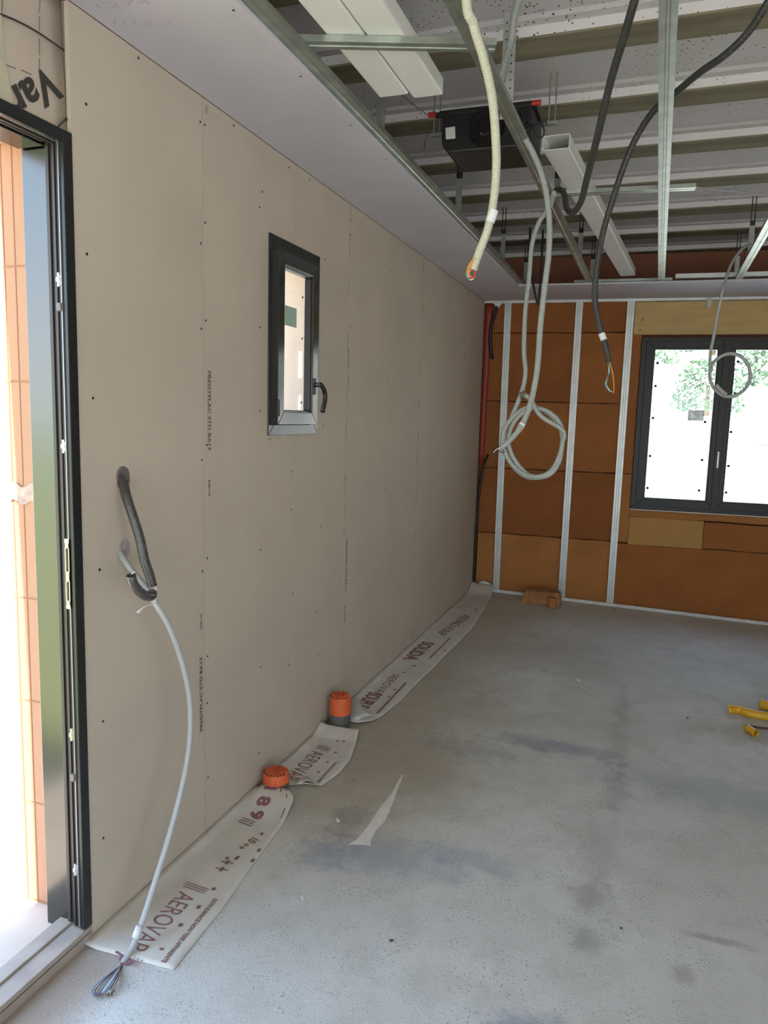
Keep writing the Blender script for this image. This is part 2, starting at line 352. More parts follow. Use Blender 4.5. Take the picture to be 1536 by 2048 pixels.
M['floor'] = floor_mat()

# ------------------------------------------------------------------ the setting
mb = MB(); mb.sheet(lambda u, v: Vector((-0.013 + 4.7 * u, -3.1 + 10.0 * v, fz(-0.013 + 4.7 * u, -3.1 + 10.0 * v))), 30, 60)
fl = mb.build('floor', M['floor']); struct(fl, 'rough grey concrete floor with dust, grit and blue chalk stains', 'floor')

DY0, DY1, DZ = 0.47, 1.564, 2.19            # door opening
WY0, WY1, WZ0, WZ1 = 2.579, 3.03, 1.425, 2.188  # small window
BRX0, BRX1 = -0.30, -0.15
mb = MB()
DYB = 1.62
for (y0, y1, z0, z1) in ((-3.1, DY0 - .06, -.3, 2.87), (DY0 - .06, DYB, DZ + .02, 2.87), (DYB, WY0 - .02, -.3, 2.87), (WY0 - .02, WY1 + .02, -.3, WZ0 - .02), (WY0 - .02, WY1 + .02, WZ1 + .02, 2.87), (WY1 + .02, 6.9, -.3, 2.87)):
    mb.box(BRX0, BRX1, y0, y1, z0, z1, 0)
# scored grooves and bed joints on the reveal
wl = mb.build('wall_left', M['terra'], origin=(-.2, 2, 0)); struct(wl, 'left wall of terracotta block lined with plasterboard, holding the door and the narrow window', 'wall')
mb = MB()
for k, xg in enumerate((on_y(47, 985, DYB).x, on_y(10, 560, DYB).x)): mb.box(xg - .0015, xg + .0015, DYB - .0012, DYB + .004, -.05, DZ + .02)
for (px, py) in ((40, 532), (45, 763), (50, 985), (60, 1197), (65, 1402), (70, 1605), (75, 1800)):
    z = on_y(px, py, DYB).z; mb.box(BRX0, BRX1, DYB - .0013, DYB + .004, z - .002, z + .002)
mb.build('brick_joint', mat('terracotta_groove', (0.36, 0.16, 0.09), 0.9), wl)
mb = MB(); zz = on_y(50, 985, DYB).z; mb.sheet(lambda u, v: Vector((BRX0 + .15 * u, DYB - .004 - .003 * math.sin(9 * u + 7 * v), zz - .028 + .05 * v + .008 * math.sin(14 * u))), 10, 4)
mb.build('mortar_patch', mat('mortar', (0.50, 0.36, 0.29), 0.95, vary=.2, vscale=40), wl)
# plasterboard panels with their screws
seams = [DY1, 2.142, 2.803, 3.365, 4.567, 5.725, 6.37]
screws = [(1.62, 2.28), (1.83, 2.48), (1.61, 1.91), (1.62, 1.54), (1.63, 1.07), (1.63, 0.63), (1.62, 0.28), (2.13, 2.42), (2.155, 2.42), (2.155, 2.12), (2.13, 2.05), (2.157, 1.81), (2.13, 1.78), (2.16, 1.4), (2.13, 1.35), (2.16, 1.01), (2.13, 0.97), (2.16, 0.66), (2.156, 0.49), (2.33, 2.48), (2.53, 2.32), (2.51, 2.26), (2.52, 1.83), (3.09, 2.19), (2.52, 1.52), (3.1, 1.46), (2.53, 0.98), (2.54, 0.5), (2.53, 0.14), (2.16, 0.21), (2.79, 1.27), (2.79, 1.11), (2.79, 0.43), (2.815, 0.74), (3.38, 2.43), (3.38, 2.36), (3.40, 1.94), (3.09, 1.0), (3.06, 0.6), (3.09, 0.38), (2.74, 2.47), (2.93, 2.48),
          (3.38, 1.5), (3.38, 1.2), (3.38, 0.3), (3.96, 2.3), (3.96, 1.7), (3.96, 1.1), (3.96, 0.5), (4.58, 2.2), (4.58, 1.6), (4.58, 1.0), (5.16, 2.1), (5.16, 1.4)]
proto_screw = None
for i in range(6):
    y0, y1 = seams[i] + .0017, seams[i + 1] - .0017; zt = 2.4985
    mb = MB()
    if i in (1, 2):      # cut round the window
        a = y0 if i == 1 else WY1; b_ = WY0 if i == 1 else y1
        ya, yb = (WY0, y1) if i == 1 else (y0, WY1)
        mb.box(-.013, 0, min(a, b_), max(a, b_), .008, zt); mb.box(-.013, 0, ya, yb, .008, WZ0); mb.box(-.013, 0, ya, yb, WZ1, zt)
    else: mb.box(-.013, 0, y0, y1, .008, zt)
    pb = mb.build('plasterboard', M['board'], wl)
    for (y, z) in screws:
        if y0 < y < y1:
            if proto_screw is None:
                s_ = MB(); s_.cyl((-.001, 0, 0), (.0006, 0, 0), .0042, 8); proto_screw = s_.build('screw', M['screw'], pb, origin=(0, 0, 0)); c = proto_screw
            else: c = proto_screw.copy(); COL.objects.link(c); c.parent = pb
            c.location = Vector((0, y, z)) - wloc(pb)
mb = MB(); mb.box(-.016, -.0145, DY1, 6.37, 0, 2.5); mb.box(BRX1 + .001, -.0165, DY1 + .005, WY0 - .02, .01, 2.5); mb.box(BRX1 + .001, -.0165, WY1 + .02, 6.37, .01, 2.5)
mb.v = [p for p in mb.v]
# backing split so that the window stays open
mb = MB()
for (y0, y1, z0, z1) in ((DY1 + .002, WY0 - .02, .0, 2.5), (WY0 - .02, WY1 + .02, 0, WZ0 - .02), (WY0 - .02, WY1 + .02, WZ1 + .02, 2.5), (WY1 + .02, 6.37, 0, 2.5)): mb.box(BRX1 + .001, -.0135, y0, y1, z0, z1)
mb.build('joint_backing', M['board_edge'], wl)
# board printing
mb = MB()
def wtxt(body, y, z0, z1, h, down=True, bold=.02, mi=0):
    L = abs(z1 - z0)
    if down: put_text(mb, body, lambda a, b: Vector((.0012, y - h / 2 + (b), z0 - a)) if True else None, L, h, bold)
    else: put_text(mb, body, lambda a, b: Vector((.0012, y + h / 2 - b, z1 + a)), L, h, bold)
wtxt('PREGYPLAC STD BA13', 2.175, 1.647, 1.382, .020)
wtxt('B 0705 1142', 2.173, 1.28, 1.225, .012, bold=.04)
wtxt('PREGYPLAC STD BA13', 2.118, .668, .401, .018, down=False)
wtxt('B 0705 1142', 2.120, .822, .769, .011, down=False, bold=.04)
wtxt('B 0705', 3.385, 1.824, 1.74, .012); wtxt('0705 1142', 3.387, 1.70, 1.633, .012)
wtxt('PREGYPLAC STD BA13', 3.41, .888, .627, .018); wtxt('B 0705', 3.405, .55, .46, .012, bold=.04)
mb.build('board_print', M['ink'], wl)
mb = MB()   # small stain below the window and pulled joint tape marks
for (y, z, ry, rz) in ((2.60, 1.41, .02, .008), (2.66, 1.415, .012, .005), (2.165, 2.47, .012, .02)):
    n = 14; mb.add([Vector((.0009, y + ry * math.cos(t) * random.uniform(.6, 1), z + rz * math.sin(t) * random.uniform(.5, 1))) for t in [k * 2 * math.pi / n for k in range(n)]], [tuple(range(n))])
mb.build('stain', mat('wall_stain', (0.40, 0.33, 0.25), .9), wl)
mb = MB()
for (ys, za, zb) in ((3.372, 2.49, 2.30), (3.374, 2.3, .95), (4.569, 2.48, 2.1), (4.57, 1.9, .1), (5.727, 2.48, 1.9)):
    z = za
    while z > zb:
        L = random.uniform(.03, .12); mb.box(.0, .0008, ys - .0015, ys + .0018, z - L, z); z -= L + random.uniform(.02, .2)
mb.build('open_joint', M['board_edge'], wl)

# two cable holes in the wall are modelled with the conduits below

# vapour membrane above the door
mb = MB(); mb.sheet(lambda u, v: Vector((-.016 + .004 * math.sin(7 * u + 4 * v), -.3 + (DY1 - .004 + .3) * u, DZ - .03 + (2.53 - DZ) * v)), 40, 8)
vm = mb.build('vapour_membrane', M['vario'], origin=(-.02, 1, 2.3), solid=.001); tag(vm, 'crumpled grey-beige vapour membrane with big black letters above the dark door frame', 'membrane')
mb = MB()
O = on_x(126, 186, -.009); dirr = (on_x(46, 235, -.009) - O).normalized(); upv = Vector((0, dirr.z, -dirr.y))
if (on_x(100, 215, -.009) - O).dot(upv) < 0: pass
top_dir = (on_x(85, 208, -.009) - on_x(100, 160, -.009)); top_dir = (top_dir - dirr * top_dir.dot(dirr)).normalized()
Lw = (on_x(36, 242, -.009) - O).length
put_text(mb, 'Var', lambda a, b: Vector((-.009, 0, 0)) + Vector((0, (O - top_dir * .064 + dirr * a + top_dir * b).y, (O - top_dir * .064 + dirr * a + top_dir * b).z)), Lw * 1.0, .072, .03)
mb.build('print_word', M['varioink'], vm)
mb = MB()
def wline(P, r=.0016):
    P = [on_x(x, y, -.009) for x, y in P]; mb.tube(P, r, 5, step=.01)
wline([(-20, 20), (30, 40), (75, 64), (128, 100)], .0022)
wline([(116, 254), (134, 236)], .002)
mb.build('print_curve', M['varioink'], vm)
mb = MB()
for (x0, y0, x1, y1) in ((80, 0, 79, 25), (79, 33, 79, 62), (79, 78, 79, 110), (79, 118, 79, 140), (10, 129, 32, 137), (42, 140, 63, 149), (5, 0, 3, 30)): wline([(x0, y0), (x1, y1)], .0008)
mb.build('print_grid', M['ink'], vm)
mb = MB(); mb.add([on_x(x, y, -.0085) for x, y in ((-30, -10), (0, -10), (6, 60), (10, 120), (26, 200), (20, 225), (-30, 200))], [(0, 1, 2, 3, 4, 5, 6)])
mb.build('cream_tape', M['masking'], vm)

# ------------------------------------------------------------------ door frame (opening on the left)
d = empty('door_1', (-.03, 1.0, 0)); struct(d, 'anthracite door frame standing open to the daylight at the left edge', 'door')
mb = MB()
FW = .031
mb.box(-.012, .004, DY1 - FW, DY1, .05, DZ); mb.box(-.012, .004, DY0, DY0 + FW, .05, DZ); mb.box(-.012, .004, DY0 + FW, DY1 - FW, DZ - FW, DZ)
mb.build('frame', M['anth'], d, bevel=.002)
mb = MB()
for sgn, yb in ((1, DY1), (-1, DY0)):
    f = lambda a, b: (yb - a, yb - b) if sgn > 0 else (yb + b, yb + a)
    for (x0, x1, a, b) in ((-.030, -.012, FW - .007, 0), (-.036, -.030, FW - .003, 0), (-.055, -.036, FW - .016, 0), (-.066, -.055, FW - .011, 0)):
        y0, y1 = sorted((yb - a * sgn, yb - b * sgn)); mb.box(x0, x1, y0, y1, .05, DZ)
for (x0, x1, a) in ((-.030, -.012, FW - .006), (-.036, -.030, FW), (-.055, -.036, FW - .012), (-.066, -.055, FW - .006)): mb.box(x0, x1, DY0 + FW, DY1 - FW, DZ - a, DZ)
mb.build('rebate', M['brown_frame'], d, bevel=.001)
mb = MB(); mb.box(-.0125, -.010, DY1 - FW - .004, DY1 - FW + .001, .06, DZ - FW)
mb.build('seal', mat('seal_grey', (.35, .35, .36), .3, metal=.6), d)
mb = MB()
mb.box(-.148, -.066, DY1 - .013, DY1 + .03, .02, DZ + .01); mb.box(-.150, -.066, DY0 - .03, DY0 + .02, .02, DZ + .01); mb.box(-.150, -.066, DY0 + .02, DY1 - .02, DZ - .03, DZ + .01)
mb.build('jamb_lining', M['jamb'], d, bevel=.002)
# lock keeps along the jamb
yk = DY1 - FW - .002
def keep(zc, brassy=False):
    k = MB(); k.cyl((-.020, yk, zc - .017), (-.020, yk, zc + .017), .0042, 10); k.cyl((-.020, yk, zc - .005), (-.020, yk, zc + .005), .0075, 10); k.box(-.026, -.014, yk, yk + .02, zc - .012, zc + .012)
    o = k.build('lock_keep', M['brass'] if brassy else M['chrome'], d, bevel=.0008); return o
for zc in (1.832, 1.413): keep(zc)
keep(.628, True); keep(.232)
for zc in (1.765, .505):
    k = MB(); k.box(-.026, -.012, yk - .006, yk + .02, zc - .010, zc + .010); k.build('frame_clip', mat('clip_grey', (.16, .14, .14), .4), d, bevel=.001)
k = MB()
for (z0, z1) in ((.981, 1.003), (1.055, 1.082), (1.145, 1.170)): k.box(-.024, -.010, yk - .003, yk + .01, z0, z1)
k.box(-.024, -.0215, yk - .003, yk + .01, .99, 1.16); k.box(-.013, -.010, yk - .003, yk + .01, .99, 1.16)
sp_ = k.build('strike_plate', M['brass'], d, bevel=.0006)
k = MB(); k.box(-.0215, -.013, yk + .003, yk + .012, .99, 1.16); k.build('latch_pocket', M['rubber'], sp_)
mb = MB(); mb.box(-.105, .002, DY0, DY1 - .002, -.01, .045); mb.box(-.100, -.055, DY0, DY1 - .002, .045, .052)
th_ = mb.build('threshold', M['sill'], d, bevel=.002)
mb = MB(); mb.box(.0015, .0028, DY0, DY1 - .004, .028, .030); mb.build('groove', M['rubber'], th_)
mb = MB(); mb.box(-.75, -.106, DY0 - .4, DYB + .4, -.12, .012); o = mb.build('door_slab', M['stone'], bevel=.004); tag(o, 'pale stone slab outside the open doorway', 'door step')

# ------------------------------------------------------------------ small window in the left wall
wn = empty('window_1', (0, 2.8, WZ0)); struct(wn, 'narrow dark window set in the plasterboard wall with a curved handle', 'window')
def ring(mb, y0, y1, z0, z1, wl_, wr, wb, wt, x0, x1):
    mb.box(x0, x1, y0, y0 + wl_, z0, z1); mb.box(x0, x1, y1 - wr, y1, z0, z1); mb.box(x0, x1, y0 + wl_, y1 - wr, z0, z0 + wb); mb.box(x0, x1, y0 + wl_, y1 - wr, z1 - wt, z1)
def mitre_ring(mb, y0, y1, z0, z1, t, x0, x1, f=lambda x, y, z: Vector((x, y, z)), tb=None, tt=None):
    tb = tb or t; tt = tt or t
    o_ = [(y0, z0), (y1, z0), (y1, z1), (y0, z1)]; i_ = [(y0 + t, z0 + tb), (y1 - t, z0 + tb), (y1 - t, z1 - tt), (y0 + t, z1 - tt)]
    for k in range(4):
        j = (k + 1) % 4; q = [o_[k], o_[j], i_[j], i_[k]]
        g = .0006; cyy = sum(p[0] for p in q) / 4; czz = sum(p[1] for p in q) / 4
        q = [(p[0] + (g if p[0] < cyy else -g) * (k % 2 == 0), p[1] + (g if p[1] < czz else -g) * (k % 2 == 1)) for p in q]
        mb.add([f(x, *p) for x in (x0, x1) for p in q], [(0, 1, 2, 3), (4, 5, 6, 7), (0, 1, 5, 4), (1, 2, 6, 5), (2, 3, 7, 6), (3, 0, 4, 7)])
mb = MB(); mitre_ring(mb, WY0, WY1, WZ0, WZ1, .050, -.012, .006); mb.build('frame', M['anth'], wn, bevel=.0015)
SA, SB, SZ0, SZ1, PX = 2.592, 2.950, 1.468, 2.130, .040
mb = MB(); mitre_ring(mb, SA, SB, SZ0, SZ1, .049, .000, PX); sh_ = mb.build('sash', M['anth_sash'], wn, bevel=.0015)
mb = MB(); mitre_ring(mb, SA - .003, SB + .003, SZ0 - .003, SZ1 + .003, .02, .005, .009); mb.build('sash_seal', M['rubber'], wn)
mb = MB(); mitre_ring(mb, SA + .046, SB - .046, SZ0 + .046, SZ1 - .046, .012, .0, .030); mb.build('glazing_bead', M['anth'], wn, bevel=.003)
mb = MB(); mitre_ring(mb, SA + .044, SB - .044, SZ0 + .044, SZ1 - .044, .007, .030, .036); mb.build('glazing_bead', M['anth_sash'], wn, bevel=.001)
mb = MB(); mb.box(.010, .014, SA + .05, SB - .05, SZ0 + .05, SZ1 - .05); gl = mb.build('glass', M['glass'], wn)
a_, b_ = on_x(570, 610, .0145), on_x(593, 656, .0145)
mb = MB(); mb.box(.0142, .0146, a_.y, b_.y, b_.z, a_.z); mb.build('sticker', M['greenlabel'], wn)['label'] = 'pale green sticker on the glass'
for (px, py) in ((605, 595), (604, 677), (602, 805)):
    q = on_x(px, py, .0145); mb = MB(); mb.cyl(q, q + Vector((.002, 0, 0)), .005, 8); mb.build('glass_pad', M['darkdot'], wn)
mb = MB(); mb.box(.004, .046, SA - .012, SA + .006, 1.50, 1.565); mb.build('hinge', M['black'], wn, bevel=.003)
q = on_x(627, 773, PX + .006)
mb = MB(); mb.box(PX - .001, PX + .013, q.y - .012, q.y + .014, q.z - .034, q.z + .034); hd = mb.build('handle', M['black'], wn, bevel=.003)
mb = MB(); XH = PX + .045; mb.tube([Vector((PX + .010, q.y, q.z + .006)), Vector((PX + .035, q.y, q.z + .008)), on_x(642, 770, XH), on_x(649, 782, XH), on_x(650, 800, XH), on_x(645, 824, XH)], .0100, 10)
mb.build('lever', M['black'], hd)
# reveal lining so that the wall opening reads as a wall
mb = MB(); ring(mb, WY0 - .019, WY1 + .019, WZ0 - .019, WZ1 + .019, .018, .018, .018, .018, BRX0 - .01, -.014); mb.build('reveal_lining', M['neigh'], wn)

# ------------------------------------------------------------------ back wall
mb = MB()
U0, U1, Z0, Z1 = 1.285, 2.62, .805, 2.195     # window opening
for (u0, u1, z0, z1) in ((-.4, U0 + .004, -.3, 2.87), (U0 + .004, U1 - .004, -.3, Z0 + .004), (U0 + .004, U1 - .004, Z1 - .004, 2.87), (U1 - .004, 4.9, -.3, 2.87)):
    mb.box(u0, u1, -.35, -.12, z0, z1, xf=bw)
wb = mb.build('wall_back', M['terra_d'], origin=bw(1.5, -.2, 0)); struct(wb, 'far wall of terracotta block behind brown insulation and steel studs', 'wall')

def panel(u0, u1, z0, z1, m_, label, jag=0, out=-.028, grp=None):
    mb = MB(); nu, nz = 12, 10; k = random.random() * 9
    def fn(a, b, o_=0): 
        return bw(u0 + (u1 - u0) * a, out + .002 * math.sin(5 * a + k) * math.sin(4 * b + k), z0 + (z1 - z0) * b + (jag * math.sin(11 * a + k) if b in (0, 1) else 0))
    mb.sheet(lambda a, b: fn(a, b), nu, nz, 0, False)
    o = mb.build('insulation_batt', M[m_], solid=0); mod = o.modifiers.new('thick', 'SOLIDIFY'); mod.thickness = .06; mod.offset = -1
    # make sure the thickness grows into the wall
    nrm = o.data.polygons[0].normal
    if nrm.dot(BN) < 0: mod.offset = 1
    tag(o, label, 'insulation')
zrow = [-.02, .515, 1.088, 1.662, 2.236, 2.5]
cols = [(.02, .195), (.195, .775), (.775, 1.18)]
cn = ['left of the first stud', 'between the first and second studs', 'between the second and third studs']
rn = ['bottom', 'second lowest', 'middle', 'second highest', 'top']
tone = [['kraft_l', 'kraft_d', 'kraft_d', 'kraft_d', 'kraft_d'], ['kraft_l', 'kraft_d', 'kraft', 'kraft_d', 'kraft_d'], ['kraft_l', 'kraft_d', 'kraft', 'kraft', 'kraft_d']]
tn = {'kraft_l': 'tan brown', 'kraft': 'orange brown', 'kraft_d': 'dark brown'}
for c_, (u0, u1) in enumerate(cols):
    for r_ in range(5):
        za, zb = zrow[r_] + fz(u0, 6.4) * (r_ == 0), zrow[r_ + 1]
        panel(u0 + .002, u1 - .002, za + .004, zb - .004, tone[c_][r_], '%s insulation batt %s, %s of five' % (tn[tone[c_][r_]], cn[c_], rn[r_]), jag=.002)
panel(1.182, 1.283, 1.09, 2.24, 'kraft', 'narrow orange brown insulation strip between third stud and window frame', .002)
panel(1.182, 1.283, .515, 1.084, 'kraft_l', 'short tan insulation strip beside the lower corner of the far window', .002)
panel(1.285, 2.70, .735, .795, 'kraft_l', 'thin torn tan insulation strip directly under the far window frame', .004)
panel(1.182, 2.70, -.07, .50, 'kraft', 'wide orange brown insulation panel on the floor under the far window', .002)
panel(1.868, 2.70, .508, .722, 'kraft', 'orange brown insulation panel right of the pale patch under the window', .003)
panel(2.75, 4.52, -.07, 2.49, 'kraft', 'large brown insulation panel on the far wall right of the window')
mb = MB(); mb.box(1.285, 1.862, -.03, -.018, .503, .733, xf=bw); o = mb.build('insulation_offcut', M['card']); tag(o, 'pale yellow-tan rectangular insulation patch below the far window', 'insulation')

# studs
def stud_poly(w_=.05, h=.03):
    a = w_ / 2; return [(-a, -h), (-a, 0), (-a * .35, 0), (-a * .25, -.003), (a * .25, -.003), (a * .35, 0), (a, 0), (a, -h), (a - .002, -h), (a - .002, -.004), (-a + .002, -.004), (-a + .002, -h)]
for (uB, uT, lb) in ((.209, .197, 'galvanised steel wall stud nearest the orange corner sheath'), (.773, .780, 'middle galvanised wall stud between hanging coil and window'), (1.175, 1.183, 'galvanised wall stud beside the far window and plywood board')):
    mb = MB(); zb = fz(uB, 6.4) + .004
    mb.prism(stud_poly(.056), bw(uB, 0, zb), BA, BN, bw(uT, 0, 2.499))
    o = mb.build('wall_stud', M['galv_stud']); tag(o, lb, 'stud', 'steel studs on the far wall')
mb = MB()
n_ = 40
for i in range(n_):
    u0, u1 = .02 + 4.6 * i / n_, .02 + 4.6 * (i + 1) / n_
    za, zb = fz(u0, 6.4), fz(u1, 6.4)
    mb.add([bw(u, q, z + h) for (u, z) in ((u0, za), (u1, zb)) for (q, h) in ((-.05, 0), (.012, 0), (.012, .026), (.008, .026), (.008, .003), (-.05, .003))], [tuple(j + 0 for j in (k, (k + 1) % 6, 6 + (k + 1) % 6, 6 + k)) for k in range(6)])
o = mb.build('floor_track', mat('floor_track_steel', (.66, .64, .60), .5, metal=.25, vary=.15, vscale=25)); tag(o, 'thin galvanised floor track along the foot of the far wall', 'floor track')
mb = MB(); mb.box(0, .62, -.013, .004, 2.478, 2.4995, xf=bw); mb.box(.62, 4.7, -.013, .004, 2.478, 2.4995, xf=bw)
o = mb.build('ceiling_track', M['galv_stud']); tag(o, 'pale steel track along the top of the far wall studs', 'ceiling track')

# plywood over the window
mb = MB(); mb.box(1.215, 2.74, -.026, -.004, 2.216, 2.474, xf=bw); o = mb.build('plywood_board', M['ply'], bevel=.002); tag(o, 'yellow plywood board above the far window', 'board')
s_ = MB()
for (px, py) in ((1280, 660), (1286, 637), (1284, 640)):
    q = hit(px, py, bw(0, -.004, 0), BN); s_.cyl(q, q + BN * .001, .006, 8)
s_.build('screw', M['screw'], o)
q = hit(1418, 603, bw(0, -.004, 0), BN); s_ = MB()
uq = (q - BO).dot(BA); s_.box(uq - .018, uq + .018, -.006, .004, q.z - .03, q.z + .045, xf=bw); s_.box(uq - .010, uq + .010, .004, .010, q.z - .045, q.z + .03, xf=bw); o = s_.build('steel_bracket', M['galv'], bevel=.001); tag(o, 'small steel bracket on the top edge of the plywood board', 'bracket')

# far window
w2 = empty('window_2', bw(2.0, 0, Z0)); struct(w2, 'wide dark grey two-sash window in the far wall, dazzling daylight behind', 'window')
fB = lambda x, y, z: bw(y, x, z)
mb = MB(); mitre_ring(mb, U0, U1, Z0, Z1, .045, -.119, -.002, fB); mb.build('frame', M['anth_far'], w2, bevel=.002)
for (u0, u1, nm) in ((U0 + .035, 1.925, 'left'), (1.915, U1 - .035, 'right')):
    mb = MB(); mitre_ring(mb, u0 + .004, u1 - .004, Z0 + .03, Z1 - .03, .060, -.06, .010, fB); sa = mb.build('sash', M['anth_far'], w2, bevel=.002)
    mb = MB(); mitre_ring(mb, u0 + .064, u1 - .064, Z0 + .09, Z1 - .09, .008, -.04, .004, fB); mb.build('glazing_bead', M['anth_far'], sa)
    mb = MB(); mb.box(u0 + .05, u1 - .05, -.034, -.030, Z0 + .08, Z1 - .08, xf=bw); mb.build('glass', M['glass'], sa)
mb = MB(); mb.box(1.895, 1.945, .010, .018, Z0 + .02, Z1 - .02, xf=bw); mm = mb.build('meeting_stile', M['anth_far'], w2, bevel=.002)
mb = MB(); mb.box(1.915, 1.927, .018, .021, 1.17, 1.30, xf=bw); mb.build('lock_slot', M['galv'], mm)
mb = MB(); mb.box(U0 - .005, 2.72, -.02, .012, Z0 - .008, Z0 - .001, xf=bw); mb.build('sill_edge', M['membrane_back'], w2)
mb = MB(); a_, b_ = hit(1377, 820, bw(0, -.028, 0), BN), hit(1407, 842, bw(0, -.028, 0), BN)
ua, ub = (a_ - BO).dot(BA), (b_ - BO).dot(BA); mb.box(ua, ub, -.0295, -.0285, b_.z, a_.z, xf=bw); mb.build('sticker', M['greylabel'], w2)['label'] = 'small grey sticker on the left pane'
pads = [(1315, 726), (1311, 772), (1306, 836), (1300, 912), (1295, 976), (1410, 844), (1404, 920), (1398, 981), (1476, 723), (1470, 787), (1462, 864), (1457, 932), (1452, 985)]
pr = None
for (px, py) in pads:
    q = hit(px, py, bw(0, -.029, 0), BN)
    if pr is None: s_ = MB(); s_.cyl(Vector((0, 0, 0)) - BN * .0015, BN * .0015, .012, 8); pr = s_.build('glass_pad', M['darkdot'], w2, origin=(0, 0, 0)); c = pr
    else: c = pr.copy(); COL.objects.link(c); c.parent = w2
    c.location = q - w2.location

# orange corner sheath and black cable in the corner
mb = MB(); mb.sheet(lambda u, v: bw(.006 + (.062 - .02 * (1 - v)) * u, .004 + .012 * math.sin(math.pi * u) + .003 * math.sin(9 * v), 1.13 + 1.35 * v), 6, 16)
o = mb.build('orange_sheath', M['orange'], solid=.002); tag(o, 'red-orange plastic sheath running down the far left corner', 'sheath')
mb = MB(); P = [bw(.105, .02, 2.45), bw(.085, .03, 2.36), bw(.068, .034, 2.28), bw(.062, .034, 2.18), bw(.075, .03, 2.08), bw(.085, .0, 2.02)]
mb.tube(P, .015, 8); o = mb.build('black_cable', M['blackcable']); tag(o, 'short black cable bowing beside the top of the orange sheath', 'cable')
mb = MB(); P = [bw(.085, -.01, 1.20), bw(.060, .03, 1.12), bw(.038, .03, .98), bw(.024, .03, .80), bw(.014, .03, .55), bw(.012, .03, .25), bw(.012, .03, .01)]
mb.tube(P, .010, 8); o = mb.build('black_cable', M['blackcable']); tag(o, 'black cable dropping to the floor down the far left corner', 'cable')
mb = MB(); mb.add([bw(.085, .02, 2.478), bw(.15, .02, 2.478), bw(.10, .03, 2.41), bw(.09, .035, 2.44)], [(0, 1, 2, 3)]); o = mb.build('torn_paper', M['membrane_back'], solid=.002); tag(o, 'scrap of pale torn tape hanging in the top far corner', 'tape scrap')

# unseen sides of the room
mb = MB()
for (y0, y1, z0, z1) in ((-3.1, -2.6, -.3, 2.87), (-2.6, -.4, 2.2, 2.87), (-.4, 6.9, -.3, 2.87)): mb.box(4.6, 4.8, y0, y1, z0, z1)
o = mb.build('wall_right', M['plain']); struct(o, 'right wall with a wide bay opening', 'wall')
mb = MB()
for (x0, x1, z0, z1) in ((-.3, .7, -.3, 2.87), (.7, 4.1, 2.2, 2.87), (4.1, 4.8, -.3, 2.87)): mb.box(x0, x1, -3.3, -3.1, z0, z1)
o = mb.build('wall_rear', M['plain']); struct(o, 'rear wall behind the camera with a wide opening', 'wall')

# ------------------------------------------------------------------ ceiling of joists and polystyrene
mb = MB(); JY = [2.93 + .605 * k for k in range(-10, 7)]; XA, XB = -.30, 4.8; ZJ = 2.87
pts = []
for j in range(len(JY) - 1):
    a, b_ = JY[j] + .078, JY[j + 1] - .078
    pts += [(a, ZJ), (a + .012, ZJ + .042), (b_ - .075, ZJ + .044), (b_ - .055, ZJ + .036), (b_ - .012, ZJ + .036), (b_, ZJ)]
n_ = len(pts); vs = [Vector((x, p[0], p[1])) for x in (XA, XB) for p in pts] 
mb.add(vs, [(i, i + 1, n_ + i + 1, n_ + i) for i in range(n_ - 1)])
mb.box(XA, XB, JY[0] - .1, JY[-1] + .2, 2.96, 3.12, 1)
ce = mb.build('ceiling', [M['poly'], M['slab']], origin=(2, 2, 2.9)); struct(ce, 'raw ceiling of speckled white polystyrene infill between concrete joists', 'ceiling')
for y in JY:
    mb = MB(); mb.box(XA, XB, y - .080, y + .080, ZJ - .002, ZJ + .09); mb.build('joist', M['joist'], ce, bevel=.003)
# plasterboard ceiling strips
mb = MB(); mb.box(0.0005, .394, -3.0, 5.70, 2.5, 2.513); mb.add([(0.0005, 5.70, 2.5), (.425, 5.70, 2.5), (.425, 6.39, 2.5), (0.0005, 6.36, 2.5), (0.0005, 5.70, 2.513), (.425, 5.70, 2.513), (.425, 6.39, 2.513), (0.0005, 6.36, 2.513)], [(0, 1, 2, 3), (4, 5, 6, 7), (0, 1, 5, 4), (1, 2, 6, 5), (2, 3, 7, 6), (3, 0, 4, 7)])
t1 = mb.build('trim_1', M['strip'], bevel=.001); struct(t1, 'lilac-white plasterboard ceiling strip along the left wall', 'ceiling strip')
mb = MB(); mb.prism([(0, 0), (0, .013), (1, .013), (1, 0)], (.4265, 0, 2.5), (0, 1, 0), (0, 0, 1), (.4265, 0, 2.5))
mb = MB(); P = [(.4265, 5.70), (2.09, 5.79), (4.6, 5.93), (4.6, 6.62), (.4265, 6.384)]
mb.add([(x, y, z) for z in (2.5, 2.513) for x, y in P], [(0, 1, 2, 3, 4), (5, 6, 7, 8, 9)] + [(k, (k + 1) % 5, 5 + (k + 1) % 5, 5 + k) for k in range(5)])
t2 = mb.build('trim_2', M['strip'], bevel=.001); struct(t2, 'narrow plasterboard ceiling strip along the far wall', 'ceiling strip')
mb = MB()   # pencilled notes and prints on the strip
def ctxt(body, px, py, px2, py2, h, m_=0):
    A = on_z(px, py, 2.4994); B = on_z(px2, py2, 2.4994); dd = (B - A); L = dd.length; dd.normalize(); uu = Vector((dd.y, -dd.x, 0))
    put_text(mb, body, lambda a, b: A + dd * a + uu * b, L, h, -.01)
ctxt('1274', 200, 18, 305, 8, .022); ctxt('712,8 -1', 225, 50, 345, 55, .03)
ctxt('STD', 495, 62, 520, 85, .02)
mb.build('pencil_note', M['faint'], t1)
for (px, py) in ((467, 21), (601, 153), (701, 251), (772, 318)):
    q = on_z(px, py, 2.4995); s_ = MB(); s_.cyl(q, q + Vector((0, 0, .001)), .004, 8); s_.build('screw', M['screw'], t1)

